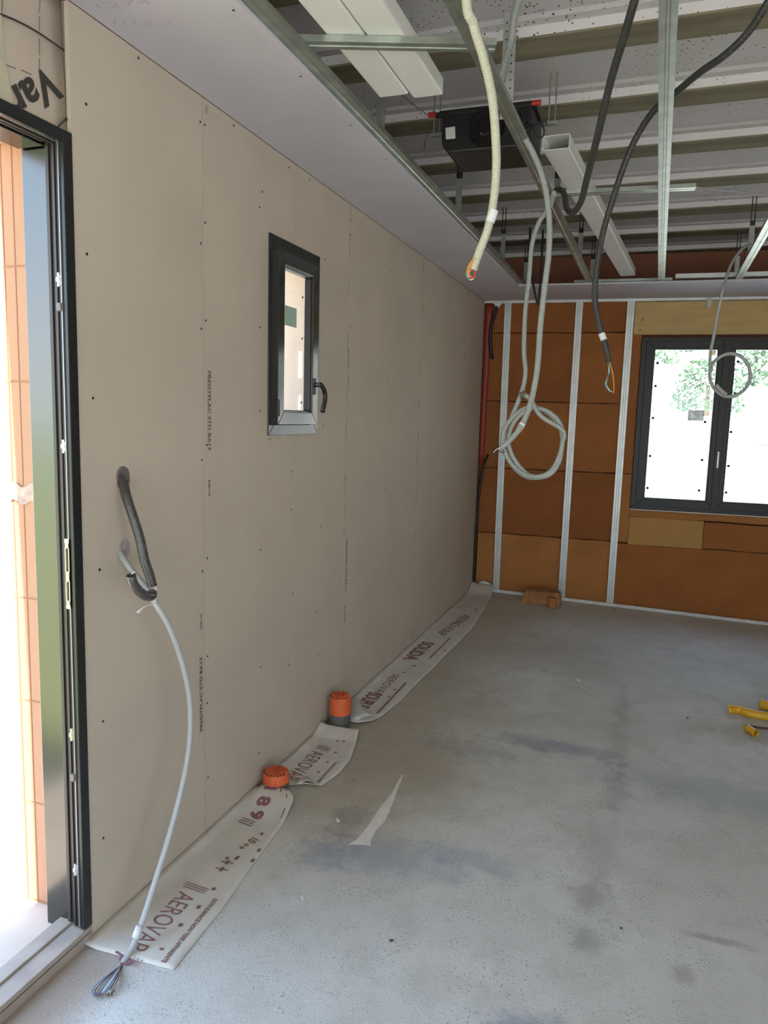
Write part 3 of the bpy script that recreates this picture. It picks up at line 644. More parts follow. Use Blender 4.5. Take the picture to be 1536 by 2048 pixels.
# ------------------------------------------------------------------ ceiling rails
def rail_poly(w_=.045, h=.018):
    a = w_ / 2; t = .0012
    return [(-a + .007, h), (-a, h), (-a, 0), (-.006, 0), (-.004, .003), (.004, .003), (.006, 0), (a, 0), (a, h), (a - .007, h), (a - .007, h - t), (a - t, h - t), (a - t, t), (.007, t), (.005, .0045), (-.005, .0045), (-.007, t), (-a + t, t), (-a + t, h - t), (-a + .007, h - t)]
def rail(p0, p1, label, w_=.045, h=.018, m_='galv', flip=False):
    p0, p1 = Vector(p0), Vector(p1); ax = (p1 - p0).cross(Vector((0, 0, 1))).normalized(); mb = MB()
    mb.prism(rail_poly(w_, h), p0, ax, (0, 0, 1), p1); o = mb.build('ceiling_rail', M[m_]); tag(o, label, 'rail', 'galvanised rails under the raw ceiling'); return o
ZR = 2.5135
rail((.4165, -2.9, ZR), (.4165, 6.0, ZR), 'galvanised rail lying along the edge of the left ceiling strip')
rail((.862, -2.9, ZR), (.910, 6.0, ZR), 'galvanised rail crossed by ivory conduit, first one right of the white ducts')
rail((1.352, -2.9, ZR), (1.400, 6.0, ZR), 'galvanised rail running straight to the far wall near centre right')
rail((1.86, -2.9, ZR), (1.90, 6.0, ZR), 'galvanised rail at the right edge with the thin cable draped over it')
rail((.385, 1.985, 2.5325), (.93, 2.170, 2.5325), 'loose short steel rail lying under the two near white ducts')
rail((.905, 3.590, 2.5325), (1.516, 3.640, 2.5325), 'loose short steel rail lying under the single hollow white duct')
rail((.787, 5.83, 2.5325), (1.471, 5.86, 2.5325), 'loose steel rail lying on the far ceiling strip', .03)
rail((1.49, 5.80, 2.5325), (4.3, 5.92, 2.5325), 'steel rail lying on the far strip at the right edge', .05, .03, 'galv_stud')

# hangers
def make_hanger():
    e = empty('rail_hanger', (0, 0, 0))
    mb = MB(); mb.prism([(-.014, -.010), (-.014, .002), (-.005, .002), (-.004, 0), (.004, 0), (.005, .002), (.014, .002), (.014, -.010), (.0128, -.010), (.0128, .0008), (-.0128, .0008), (-.0128, -.010)], (0, 0, 0), (1, 0, 0), (0, -1, 0), (0, 0, .20))
    mb.build('channel', M['galv'], e)
    mb = MB()
    for s_ in (-1, 1): mb.box(s_ * .010 - .003, s_ * .010 + .003, -.002, .002, .18, .338)
    mb.box(-.014, .014, -.006, .012, .17, .2); mb.build('hook', M['black'], e, bevel=.001)
    mb = MB(); mb.box(-.018, .018, -.012, .014, -.014, .006); mb.build('clip', M['galv'], e, bevel=.002)
    return e
hp = make_hanger()
for i, (x, y, lb) in enumerate(((.416, 2.64, 'galvanised hanger behind the ends of the near white ducts'), (.416, 3.78, 'galvanised hanger below the black ventilation unit at the strip edge'),
                   (.416, 4.95, 'galvanised hanger beside the end of the ivory conduit at the strip edge'), (.416, 5.86, 'galvanised hanger over the far corner of the ceiling strips'),
                   (.898, 5.03, 'galvanised hanger left of the hollow duct near the far wall'), (.91, 5.85, 'galvanised hanger behind the dark grey conduit at the far strip'),
                   (.885, 3.90, 'galvanised hanger where the dark conduit hooks over the rail'), (1.89, 5.08, 'long galvanised hanger above the right edge rail'), (1.895, 5.95, 'galvanised hanger beside the draped thin cable'))):
    h = hp if i == 0 else copy_tree(hp)
    h.location = (x, y, 2.531); tag(h, lb, 'hanger', 'hangers of the ceiling rails')
mb = MB(); mb.box(.846, .890, 2.655, 2.659, 2.531, 2.87); o = mb.build('hanger_strap', M['galv_stud'], bevel=.001); tag(o, 'wide pale perforated steel strap above the rail beside the black unit', 'hanger')
mb = MB()
for k in range(12):
    for xx in (.858, .878): mb.cyl((xx, 2.6545, 2.55 + k * .026), (xx, 2.656, 2.55 + k * .026), .003, 6)
mb.build('hole', M['rubber'], o)

# ------------------------------------------------------------------ white ventilation ducts
def duct(p0, p1, w_, h, label, m_='pvc', dirty=False):
    p0, p1 = Vector(p0), Vector(p1); ax = -(p1 - p0).cross(Vector((0, 0, 1))).normalized(); ax = Vector((abs(ax.x), ax.y if ax.x > 0 else -ax.y, ax.z)); T = (p1 - p0).normalized(); up = ax.cross(T).normalized()
    if up.z < 0: up = -up
    t = .0022; r = .006; mb = MB()
    def rr(w0, w1, h0, h1, r):
        P = []
        for (cx_, cz_, a0) in ((w1 - r, h0 + r, -90), (w1 - r, h1 - r, 0), (w0 + r, h1 - r, 90), (w0 + r, h0 + r, 180)):
            for k in range(4): a = math.radians(a0 + 30 * k); P.append((cx_ + r * math.cos(a), cz_ + r * math.sin(a)))
        return P
    A, B = rr(0, w_, 0, h, r), rr(t, w_ - t, t, h - t, r - t / 2); n = len(A)
    V = [q + ax * a + up * b for q in (p0, p1) for P in (A, B) for a, b in P]
    fs = []
    for k in range(n):
        j = (k + 1) % n; fs += [(k, j, 2 * n + j, 2 * n + k), (n + j, n + k, 3 * n + k, 3 * n + j), (k, n + k, n + j, j), (2 * n + j, 3 * n + j, 3 * n + k, 2 * n + k)]
    mb.add(V, fs, 0, False); o = mb.build('ventilation_duct', M[m_]); tag(o, label, 'duct', 'white plastic ducts'); return o
duct((.489, -2.2, 2.552), (.491, 2.425, 2.552), .101, .054, 'flat white plastic duct nearest the left ceiling strip, side by side with another')
duct((.596, -2.0, 2.552), (.597, 2.46, 2.552), .101, .054, 'flat white plastic duct on the right of the near pair')
duct((.935, 3.06, 2.552), (1.118, 5.735, 2.552), .103, .054, 'single white plastic duct with a hollow open end reaching the far strip', 'pvc_dirty')

# ------------------------------------------------------------------ black ventilation unit
bx = empty('ventilation_unit', (.69, 3.25, 2.6)); tag(bx, 'black plastic ventilation unit with rounded belly hung below the polystyrene', 'ventilation unit')
mb = MB(); xa, xb, ya, yb, zb_, zt_ = .512, .880, 3.10, 3.36, 2.592, 2.750
prof = []
for k in range(9):
    a = math.radians(180 + 90 * k / 8); prof.append((xa + .055 + .055 * math.cos(a), zb_ + .055 + .055 * math.sin(a)))
for k in range(9):
    a = math.radians(270 + 90 * k / 8); prof.append((xb - .04 + .04 * math.cos(a), zb_ + .04 + .04 * math.sin(a)))
prof += [(xb, zt_), (xa, zt_)]
mb.prism(prof, (0, ya, 0), (1, 0, 0), (0, 0, 1), (0, yb, 0)); sh = mb.build('shell', M['black'], bx, bevel=.008)
mb = MB(); mb.box(xa - .03, xb + .02, ya - .006, ya + .02, zt_ - .012, zt_ + .004); mb.box(xa - .01, xb + .01, ya, yb, zt_, zt_ + .01); mb.build('flange', M['black'], bx, bevel=.003)
mb = MB(); mb.cyl((.70, ya - .018, 2.675), (.70, ya, 2.675), .070, 32, r1=.074); mb.cyl((.70, ya - .024, 2.675), (.70, ya - .018, 2.675), .030, 24, r1=.036); mb.build('fan_housing', mat('black_gloss', (.008, .008, .008), .25), bx)
mb = MB(); mb.add([on_y(x, y, ya - .002) for x, y in ((891, 256), (910, 253), (911, 277), (892, 279))], [(0, 1, 2, 3)]); mb.build('label', M['label'], bx, solid=.001)
for (x0, x1) in ((xa - .055, xa - .025), (xb + .0, xb + .035)):
    mb = MB(); mb.cyl((x0, ya - .01, zt_ - .006), (x1, ya - .01, zt_ - .006), .010, 10); mb.build('red_clip', M['red'], bx)
for x in (xa - .045, xa - .02, xb + .06, xb + .085):
    mb = MB(); mb.cyl((x, ya + .04, zt_ - .07), (x, ya + .04, 2.87), .003, 6); mb.build('threaded_rod', M['galv'], bx)
mb = MB(); mb.box(xa - .055, xa - .01, ya + .03, ya + .05, zt_ - .075, zt_ - .065); mb.box(xb + .05, xb + .095, ya + .03, ya + .05, zt_ - .075, zt_ - .065); mb.build('bracket', M['galv'], bx)
mb = MB(); c0 = on_y(1062, 240, ya)
mb.tube([on_y(x, y, ya - .01) for x, y in ((1040, 225), (1052, 240), (1070, 246), (1090, 243), (1092, 250), (1075, 252), (1066, 248), (1070, 268), (1080, 277), (1088, 268), (1086, 252), (1072, 244), (1055, 250), (1046, 262))], .0032, 6)
mb.tube([on_y(x, y, ya - .012) for x, y in ((1040, 222), (1050, 236), (1046, 255), (1054, 262), (1060, 250))], .006, 6); mb.build('cord', M['blackcable'], bx)
mb = MB(); mb.tube([on_y(x, y, ya - .01) for x, y in ((860, 262), (852, 275), (848, 300))], .0012, 5); mb.tube([on_y(x, y, ya - .01) for x, y in ((858, 232), (835, 215), (805, 192))], .0012, 5); mb.build('thin_wire', M['w_black'], bx)

# ------------------------------------------------------------------ hanging conduits
def P3(L): return [on_y(px, py, y) for px, py, y in L]
def wires(parent, specs, r=.0016):
    for m_, L in specs:
        mb = MB(); mb.tube(P3(L), r, 6, step=.004); mb.build('wire', M[m_], parent)
def tape_on(parent, a, b, r, y):
    mb = MB(); mb.cyl(on_y(*a, y), on_y(*b, y), r, 14); mb.build('marking_tape', M['tape'], parent)
def conduit(name, L, r, m_, label, cat='conduit', ripple=.05, seg=10, pre=None):
    P = (pre or []) + P3(L); e = empty(name, P[0]); tag(e, label, cat); mb = MB(); mb.tube(P, r, seg, ripple=ripple, pitch=.0056, caps=True)
    mb.build('sheath', M[m_], e); return e
y = 2.0
A = conduit('hanging_conduit', [(932, -30, 1.72), (947, 50, 1.75), (968, 120, 1.80), (985, 200, 1.86), (992, 290, 1.92), (992, 350, 1.96), (986, 410, y), (975, 460, y), (958, 505, y), (946, 540, y)], .0108, 'ivory', 'ivory corrugated conduit ending in bright orange and red wires', pre=[Vector((.955, 1.72, 2.868))])
tape_on(A, (988, 420), (980, 444), .0125, y)
wires(A, [('w_orange', [(950, 528, y), (944, 522, y - .012), (936, 535, y - .012), (934, 545, y - .012)]), ('w_orange', [(951, 515, y - .013), (941, 532, y - .012), (937, 548, y - .012), (943, 553, y - .012)]),
          ('w_green', [(946, 540, y), (938, 538, y - .01), (932, 548, y - .01), (938, 558, y - .01), (945, 556, y)]), ('w_red', [(946, 540, y), (939, 546, y - .012), (940, 555, y - .01), (948, 555, y - .01), (951, 545, y - .01)]),
          ('w_white', [(946, 540, y), (936, 545, y), (939, 559, y), (948, 556, y), (950, 540, y)]), ('w_red', [(948, 538, y), (950, 548, y - .01), (947, 557, y - .01), (941, 553, y - .012)])])
B1 = conduit('hanging_conduit', [(1040, -20, 2.45), (1027, 40, 2.5), (1022, 80, 2.52), (1008, 130, 2.6), (1003, 170, 2.66), (1020, 215, 2.72), (1042, 262, 2.80), (1068, 310, 2.86), (1088, 365, 2.88), (1098, 430, 2.9), (1098, 500, 2.9), (1090, 570, 2.9), (1081, 650, 2.9), (1074, 740, 2.9), (1060, 810, 2.9), (1040, 856, 2.88), (1015, 885, 2.86), (1003, 895, 2.86)], .0108, 'whiteconduit', 'light grey conduit hanging in front of the coil, ending in black wires', pre=[Vector((.93, 2.45, 2.868))])
tape_on(B1, (1046, 846), (1037, 861), .0122, 2.885)
wires(B1, [('w_black', [(1005, 894, 2.86), (996, 893, 2.85), (988, 900, 2.84), (984, 908, 2.84)]), ('w_black', [(1005, 895, 2.86), (1008, 905, 2.85), (998, 903, 2.84), (986, 910, 2.84)]), ('w_white', [(1003, 895, 2.86), (994, 898, 2.85), (987, 905, 2.84)])])
yc = 3.15
coil = [(1108, 385, 3.0), (1098, 415, 3.1), (1078, 445, yc), (1064, 490, yc), (1058, 560, yc), (1051, 620, yc), (1048, 700, yc), (1051, 745, yc), (1043, 785, yc)]
cx_, cy_ = 1070, 885
for k in range(0, 40):
    t = math.radians(-140 - k * 360 / 14.6); rx = 57 + 3 * math.sin(k * 1.3); ry = 68 + 3 * math.cos(k * .9)
    ox = 6 * math.sin(t * .5); coil.append((cx_ + rx * math.cos(t) + ox, cy_ + ry * math.sin(t), yc + .012 * math.sin(k * .8)))
coil += [(1082, 832, yc - .03), (1062, 800, yc - .03), (1050, 790, yc - .03)]
B2 = conduit('coiled_conduit', coil, .0095, 'whiteconduit', 'light grey conduit gathered into a big hanging coil before the far wall', ripple=.03)
mb = MB(); q0 = on_y(1046, 786, yc); mb.cyl(on_y(1040, 792, yc - .015), on_y(1053, 787, yc - .015), .014, 10); mb.build('tie_wire', mat('tie_brown', (.18, .13, .08), .7), B2)
C = conduit('dark_conduit', [(1280, -40, 2.25), (1252, 60, 2.35), (1222, 160, 2.5), (1198, 260, 2.65), (1178, 340, 2.85), (1163, 400, 3.0), (1150, 422, 3.1), (1140, 425, 3.15), (1132, 412, 3.25), (1130, 392, 3.32), (1122, 380, 3.38), (1112, 381, 3.45)], .0118, 'dgrey', 'dark grey conduit curling up at its lower end over the centre rail', pre=[Vector((1.34, 2.2, 2.868))])
D = conduit('dark_conduit', [(1545, -10, 2.5), (1500, 60, 2.55), (1450, 110, 2.6), (1400, 145, 2.68), (1352, 185, 2.78), (1305, 225, 2.86), (1270, 280, 2.92), (1245, 340, 2.95), (1222, 410, 2.98), (1205, 470, 3.0), (1193, 540, 3.0), (1190, 600, 3.0), (1199, 650, 3.0), (1213, 700, 3.0), (1218, 725, 3.0)], .0112, 'dgrey', 'dark grey conduit hanging to window height with white tape and bare wires', pre=[Vector((1.75, 2.45, 2.868))])
tape_on(D, (1203, 667), (1208, 680), .0126, 3.0)
wires(D, [('w_white', [(1216, 718, 3.0), (1218, 745, 3.0), (1212, 765, 3.0), (1218, 780, 3.0), (1224, 783, 3.0)]), ('w_orange', [(1217, 718, 3.0), (1225, 745, 3.0), (1228, 775, 3.0), (1226, 787, 3.0)]),
          ('w_green', [(1216, 718, 3.0), (1217, 748, 3.0), (1213, 768, 3.0), (1222, 784, 3.0)]), ('w_blue', [(1216, 718, 3.0), (1219, 745, 3.0), (1210, 768, 3.0), (1220, 785, 3.0)])], .002)
ye = 4.6
loopE = [(1500, 488, 5.0), (1482, 500, 4.9), (1462, 530, 4.75), (1447, 575, ye), (1436, 625, ye), (1428, 670, ye), (1421, 705, ye), (1420, 735, ye)]
for k in range(0, 30):
    t = math.radians(190 - k * 26 ); loopE.append((1460 + (40 + 1.0 * math.sin(k)) * math.cos(t), 750 - (43 + 1.2 * math.cos(k)) * math.sin(t), ye + .01 * math.sin(k)))
E_ = conduit('thin_cable', loopE, .0085, 'greycable', 'thin grey cable draped from the right rail with a round loop before the window', 'cable', ripple=0)
mb = MB(); mb.tube(P3([(1432, 770, ye - .02), (1442, 781, ye - .02), (1453, 789, ye - .02)]), .011, 8); mb.build('tie_wire', M['greycable'], E_)
mb = MB(); mb.tube([on_y(1060, 455, 5.55), on_y(1060, 520, 5.55), on_y(1066, 565, 5.55), on_y(1072, 596, 5.55), on_y(1076, 608, 5.55), on_y(1079, 585, 5.55), on_y(1082, 540, 5.55), on_y(1086, 460, 5.55)], .008, 8); o = mb.build('black_cable', M['blackcable']); tag(o, 'black cable loop dipping past the far ceiling strip behind the conduits', 'cable')
mb = MB(); mb.tube([on_y(1392, 374, 3.66), on_y(1440, 381, 3.8), on_y(1500, 386, 3.95), on_y(1560, 390, 4.1)], .002, 5); o = mb.build('thin_wire', M['greycable']); tag(o, 'thin pale wire sagging right from the loose rail end', 'wire')

# ------------------------------------------------------------------ conduits from the left wall
mb = MB()
hole_m = mat('cable_hole', (.16, .13, .115), .9, vary=.3, vscale=60)
g1 = empty('wall_conduit', (0, 1.73, 1.31)); tag(g1, 'slate grey conduit bending down out of the upper hole in the plasterboard', 'conduit')
mb.sheet(lambda u, v: Vector((.0008 + .003 * v, 1.732 + (.030 - .006 * v) * math.cos(2 * math.pi * u) * (1 + .1 * math.sin(9 * u)), 1.318 + (.034 - .006 * v) * math.sin(2 * math.pi * u))), 20, 1)
mb.add([Vector((.001, 1.732 + .026 * math.cos(k * math.pi / 8), 1.318 + .030 * math.sin(k * math.pi / 8))) for k in range(16)], [tuple(range(16))]); mb.build('wall_hole', hole_m, g1)
mb = MB(); pts1 = [Vector((-.02, 1.732, 1.325)), on_x(246, 966, .012), on_x(252, 990, .045), on_x(265, 1030, .075), on_x(279, 1075, .10), on_x(289, 1120, .12), on_x(299, 1150, .13), on_x(305, 1172, .135)]
mb.tube(pts1, .0135, 14, ripple=.035, pitch=.0045, caps=False); mb.build('sheath', M['greyconduit'], g1, solid=.0012)
mb = MB(); mb.tube([on_x(303, 1168, .135), on_x(312, 1178, .15), on_x(311, 1195, .155), on_x(308, 1207, .155), on_x(296, 1210, .155), on_x(285, 1216, .155), on_x(275, 1224, .155), on_x(279, 1225, .156), on_x(286, 1217, .156)], .0016, 6); mb.build('pull_string', M['string'], g1)
g2 = empty('wall_cable', (0, 1.73, 1.10)); tag(g2, 'light grey cable from the lower wall hole curving down to stripped wires on the floor', 'cable')
mb = MB(); mb.add([Vector((.001, 1.735 + .026 * math.cos(k * math.pi / 8) * random.uniform(.85, 1.1), 1.112 + .028 * math.sin(k * math.pi / 8) * random.uniform(.85, 1.1))) for k in range(16)], [tuple(range(16))]); mb.build('wall_hole', mat('plugged_hole', (.42, .35, .33), .9, vary=.2, vscale=60), g2)
mb = MB(); ptc = [Vector((-.02, 1.735, 1.115)), on_x(243, 1112, .012), on_x(256, 1132, .04), on_x(275, 1155, .06), on_x(295, 1180, .09), on_x(313, 1210, .13), on_x(338, 1252, .15), on_x(360, 1310, .155), on_x(376, 1375, .16), on_x(381, 1440, .16), on_x(376, 1510, .16), on_x(360, 1590, .16), on_x(336, 1680, .155), on_x(308, 1770, .15), on_x(284, 1845, .145), on_x(262, 1900, .142), on_x(244, 1928, .141)]
mb.tube(ptc, .0088, 12); mb.build('sheath', M['greycable'], g2)
mb = MB(); mb.tube([on_x(279, 1852, .1455), on_x(270, 1876, .144)], .0100, 12); mb.build('marking_tape', M['tape'], g2)
for k, m_ in enumerate(['w_blue', 'w_black', 'w_brown', 'w_blue', 'w_white', 'w_blue', 'w_black', 'w_brown']):
    q0 = ptc[-1] + Vector((random.uniform(-.003, .003), random.uniform(-.003, .003), random.uniform(-.003, .003))); e0 = on_z(182 + 3 * k, 1975 + 2 * (k % 4), .006)
    mid = on_z(214 + 3.2 * k, 1952 + .5 * k, .018); lo = on_z(186 + 5 * k, 1978 + 1.5 * k, .008); en = on_z(186 + 2 * (k % 3), 1986 + (k % 4), .012)
    mb = MB(); mb.tube([q0, mid, lo, on_z(190 + 5 * k, 1992 - k * .4, .004), en if k % 2 else on_z(200 + 5 * k, 1985 - k, .012)], .0013, 6, step=.004); mb.build('wire', M[m_], g2)
g3 = empty('conduit_offcut', on_x(275, 1160, .16)); tag(g3, 'short curved open-ended dark conduit sleeve threaded on the grey cable by the wall', 'conduit')
mb = MB(); mb.tube([on_x(262, 1150, .165), on_x(266, 1166, .165), on_x(276, 1180, .165), on_x(290, 1191, .16), on_x(303, 1192, .15), on_x(305, 1184, .145)], .0128, 14, ripple=.03, pitch=.0045, caps=False); mb.build('sheath', M['greyconduit'], g3, solid=.0016)
mb = MB(); mb.tube([on_x(264, 1148, .165), on_x(270, 1143, .165), on_x(270, 1150, .165), on_x(267, 1156, .163)], .0016, 6); mb.build('pull_string', M['string'], g3)

# ------------------------------------------------------------------ pipe stubs and floor membrane
def stub(px0, px1, py, ytop, hz, label, ry):
    a, b_ = on_y(px0, py, ytop), on_y(px1, py, ytop); cx = (a.x + b_.x) / 2; r = (b_.x - a.x) / 2 * .98
    cy = ytop + .02; e = empty('pipe_stub', (cx, cy, 0)); tag(e, label, 'pipe', 'capped pipe stubs along the wall')
    mb = MB(); mb.cyl((cx, cy, 0), (cx, cy, hz * .5), r, 28); mb.build('pipe', M['pipe'], e)
    mb = MB(); n = 28; V = []; H_ = [(hz * .44, 1.03), (hz * .8, 1.02), (hz * .93, .97), (hz * 1.0, .82), (hz * 1.01, .5), (hz * .97, .15)]
    for (z, s_) in H_:
        for k in range(n):
            t = 2 * math.pi * k / n; w_ = 1 + .03 * math.sin(7 * t) * (s_ < 1); V.append((cx + r * s_ * math.cos(t) * w_, cy + r * s_ * math.sin(t) * w_, z + .004 * math.sin(9 * t) * (s_ < .9)))
    F_ = [(i * n + k, i * n + (k + 1) % n, (i + 1) * n + (k + 1) % n, (i + 1) * n + k) for i in range(len(H_) - 1) for k in range(n)] + [tuple(range((len(H_) - 1) * n, len(H_) * n))]
    mb.add(V, F_, 0, True); mb.build('orange_cap', M['orangecap'], e)
    mb = MB()
    for k in range(9):
        t = math.pi + .35 + k * .3; p = Vector((cx + r * .93 * math.cos(t), cy + r * .93 * math.sin(t), hz * .965)); mb.cyl(p, p + Vector((0, 0, .004)), .003, 6)
    mb.build('cap_notch', M['rubber'], e); return e
stub(524, 571, 1575, 2.515, .078, 'orange capped pipe stub nearest the door, half wrapped by the floor membrane', 0)
stub(657, 697, 1430, 3.17, .165, 'taller grey pipe stub with orange cap, farther along the wall', 0)

def interp(T, v):
    for (a, x), (b_, y_) in zip(T, T[1:]):
        if v <= b_: return x + (y_ - x) * (v - a) / (b_ - a)
    return T[-1][1]
def sstep(a, b_, x): t = max(0, min(1, (x - a) / (b_ - a))); return t * t * (3 - 2 * t)
def z1(x, y): return .003 + fz(x, y) + .030 * sstep(2.30, 2.49, y) * sstep(.0, .05, x) + .010 * sstep(.04, 0, x)
def z2(x, y): return .003 + .028 * sstep(3.02, 3.13, y) + .012 * sstep(.15, .25, x) * sstep(2.9, 3.1, y) + .03 * sstep(2.63, 2.56, y) * sstep(.1, .2, x) + .010 * sstep(.04, 0, x)
def z3(x, y): return .003 + fz(x, y) + .020 * sstep(3.40, 3.2, y) + .07 * sstep(6.1, 6.36, y) + .010 * sstep(.04, 0, x) + .004 * math.sin(6 * y) ** 2
def memb(edge, y0, y1, zf, label, nearcut=0):
    def fn(u, v):
        y = y0 + (y1 - y0) * v; x = .002 + (interp(edge, y) - .002) * u
        y += nearcut * u * (1 - v)
        return Vector((x, y, zf(x, y)))
    mb = MB(); mb.sheet(fn, 14, 50); o = mb.build('floor_membrane', M['membrane'], origin=(.12, (y0 + y1) / 2, .003)); m_ = o.modifiers.new('thick', 'SOLIDIFY'); m_.thickness = .0012; m_.offset = 0
    tag(o, label, 'membrane', 'printed membrane strip along the wall'); return o
m1 = memb([(1.5, .29), (1.56, .285), (1.81, .272), (2.076, .243), (2.30, .225), (2.448, .20), (2.5, .155)], 1.53, 2.497, z1, 'nearest length of purple-printed white membrane, below the hanging cable', .02)
m2 = memb([(2.56, .12), (2.587, .232), (2.75, .262), (2.884, .258), (3.05, .22), (3.13, .20)], 2.575, 3.128, z2, 'middle length of printed membrane between the two orange capped stubs')
m3 = memb([(3.2, .13), (3.28, .20), (3.373, .222), (3.634, .24), (4.258, .258), (5.09, .28), (5.7, .25), (6.25, .205), (6.4, .17)], 3.225, 6.355, z3, 'long far length of printed membrane running from tall stub to the far corner')
def mtext(mbx, zf, body, p_a, p_b, h, bold=0.0, flip=1, space=1.0):
    A = on_floor(*p_a); B = on_floor(*p_b); A.z = B.z = 0; dd = B - A; L = dd.length; dd.normalize(); uu = Vector((-dd.y, dd.x, 0)) * flip
    def pl(a, b):
        q = A + dd * a + uu * (b - h / 2); return Vector((q.x, q.y, zf(q.x, q.y) + .0022))
    w_ = MB(); put_text(w_, body, pl, L, h, bold, space); w_.build('printed_word', mbx[1], mbx[0])
def dashes(mbx, zf, L, h=.005):
    for (pa, pb) in L:
        A = on_floor(*pa); B = on_floor(*pb); A.z = B.z = 0; dd = (B - A); uu = Vector((-dd.y, dd.x, 0)).normalized() * h / 2
        mbx.add([Vector((q.x, q.y, zf(q.x, q.y) + .0022)) for q in (A - uu, B - uu, B + uu, A + uu)], [(0, 1, 2, 3)])
mb = MB()
mtext((m1, M['purple']), z1, '///', (397, 1772), (386, 1784), .085, .01)
mtext((m1, M['purple']), z1, 'AEROVAP', (377, 1790), (270, 1902), .062, -.006)
mtext((m1, M['purple']), z1, 'P', (250, 1915), (236, 1925), .07, .03)
mtext((m1, M['purple']), z1, '///', (500, 1640), (488, 1652), .06, .01)
mtext((m1, M['purple']), z1, '1 8 9', (542, 1590), (508, 1640), .055, .045)
mtext((m1, M['purple']), z1, '0 18 m', (280, 1930), (262, 1922), .03)
mb = MB()
mtext((m1, M['brownprint']), z1, 'COTE SURFACE NON TISSE APPARENTE', (432, 1800), (326, 1928), .014, .03)
mtext((m1, M['brownprint']), z1, '10 ++', (512, 1680), (480, 1700), .035, .02); mtext((m1, M['brownprint']), z1, '-+ +', (462, 1718), (440, 1745), .045, .02)
dashes(mb, z1, [((430, 1778), (425, 1783)), ((400, 1814), (395, 1820)), ((363, 1850), (359, 1856)), ((325, 1899), (322, 1903)), ((478, 1715), (470, 1722)), ((520, 1700), (516, 1706)), ((526, 1668), (521, 1672)), ((508, 1720), (503, 1727))], .012)
dashes(mb, z1, [((560, 1585), (562, 1600)), ((572, 1590), (573, 1610)), ((570, 1625), (562, 1640))], .004)
mb.build('print_marks', M['brownprint'], m1)
mb = MB()
mtext((m2, M['purple']), z2, '///', (650, 1495), (642, 1503), .07, .01); mtext((m2, M['purple']), z2, 'AEROVAP', (638, 1506), (580, 1562), .065, -.006)
mtext((m2, M['purple']), z2, 'SURFACE NON TISSE', (672, 1528), (636, 1568), .012, .03)
dashes(mb, z2, [((672, 1485), (678, 1485)), ((684, 1486), (690, 1486)), ((668, 1508), (674, 1508)), ((652, 1528), (657, 1526)), ((634, 1548), (639, 1546))], .010); mb.build('print_marks', M['purple'], m2)
mb = MB()
mtext((m3, M['purple']), z3, 'AEROVAP', (793, 1352), (752, 1392), .05, -.004); mtext((m3, M['purple']), z3, 'SOUPLE', (752, 1388), (722, 1418), .085, .03)
mtext((m3, M['purple']), z3, 'SOLIDA', (858, 1286), (818, 1322), .09, .03); mtext((m3, M['purple']), z3, 'AEROVAP', (935, 1232), (880, 1272), .07, .0)
dashes(mb, z3, [((812, 1368), (754, 1430)), ((900, 1277), (858, 1320)), ((955, 1218), (932, 1241))], .010)
dashes(mb, z3, [((825, 1334), (832, 1332)), ((806, 1348), (812, 1346)), ((787, 1382), (791, 1380)), ((775, 1396), (779, 1394)), ((888, 1305), (893, 1303)), ((905, 1250), (918, 1243))], .012)
mb.build('print_marks', M['purple'], m3)
# folded flaps (underside showing)
def flap(px, parent, zf, lift):
    mb = MB(); n = 5
    L, Rr = px
    V = []
    for j in range(len(L)):
        for k in range(n + 1):
            a = on_floor(*L[j]); b_ = on_floor(*Rr[j]); t = k / n; q = a.lerp(b_, t); q.z = zf(q.x, q.y) + .004 + lift * math.sin(math.pi * t) ; V.append(q)
    mb.add(V, [(j * (n + 1) + k, j * (n + 1) + k + 1, (j + 1) * (n + 1) + k + 1, (j + 1) * (n + 1) + k) for j in range(len(L) - 1) for k in range(n)], 0, True)
    o = mb.build('folded_flap', M['membrane_back'], parent, solid=.001); o['label'] = 'folded back flap showing the white underside'
flap(([(698, 1418), (700, 1446), (716, 1449)], [(712, 1396), (728, 1424), (746, 1436)]), m3, z3, .008)
flap(([(590, 1572), (592, 1580), (600, 1585)], [(614, 1557), (622, 1562), (632, 1574)]), m2, z2, .008)
mb = MB(); o_ = [on_x(975, 1176, .1), on_x(992, 1168, .12)]
n = 9; V = []
for j in range(n):
    for k in range(6):
        u, v = k / 5, j / (n - 1); V.append(bw(.03 + .15 * u, .06 - .03 * v + .008 * math.sin(6 * u + 3 * v), .005 + .085 * v * (.6 + .4 * math.sin(3 * u))))
mb.add(V, [(j * 6 + k, j * 6 + k + 1, (j + 1) * 6 + k + 1, (j + 1) * 6 + k) for j in range(n - 1) for k in range(5)], 0, True); fo = mb.build('turned_up_end', M['membrane_back'], m3, solid=.001)

# ------------------------------------------------------------------ debris
def blob(name, c, sx_, sy_, sz_, m_, label, cat, seed, group=None, jag=.25, sub=2):
    import bmesh
    rnd = random.Random(seed); bm = bmesh.new(); bmesh.ops.create_icosphere(bm, subdivisions=sub, radius=1)
    for v in bm.verts: f = 1 + rnd.uniform(-jag, jag); v.co = Vector((v.co.x * sx_ * f, v.co.y * sy_ * f, max(-.6, v.co.z) * sz_ * f))
    me = bpy.data.meshes.new(name); bm.to_mesh(me); bm.free(); me.materials.append(M[m_]); o = bpy.data.objects.new(name, me); COL.objects.link(o); o.location = Vector(c) + Vector((0, 0, sz_ * .55)); o.rotation_euler.z = rnd.uniform(0, 3)
    tag(o, label, cat, group); return o
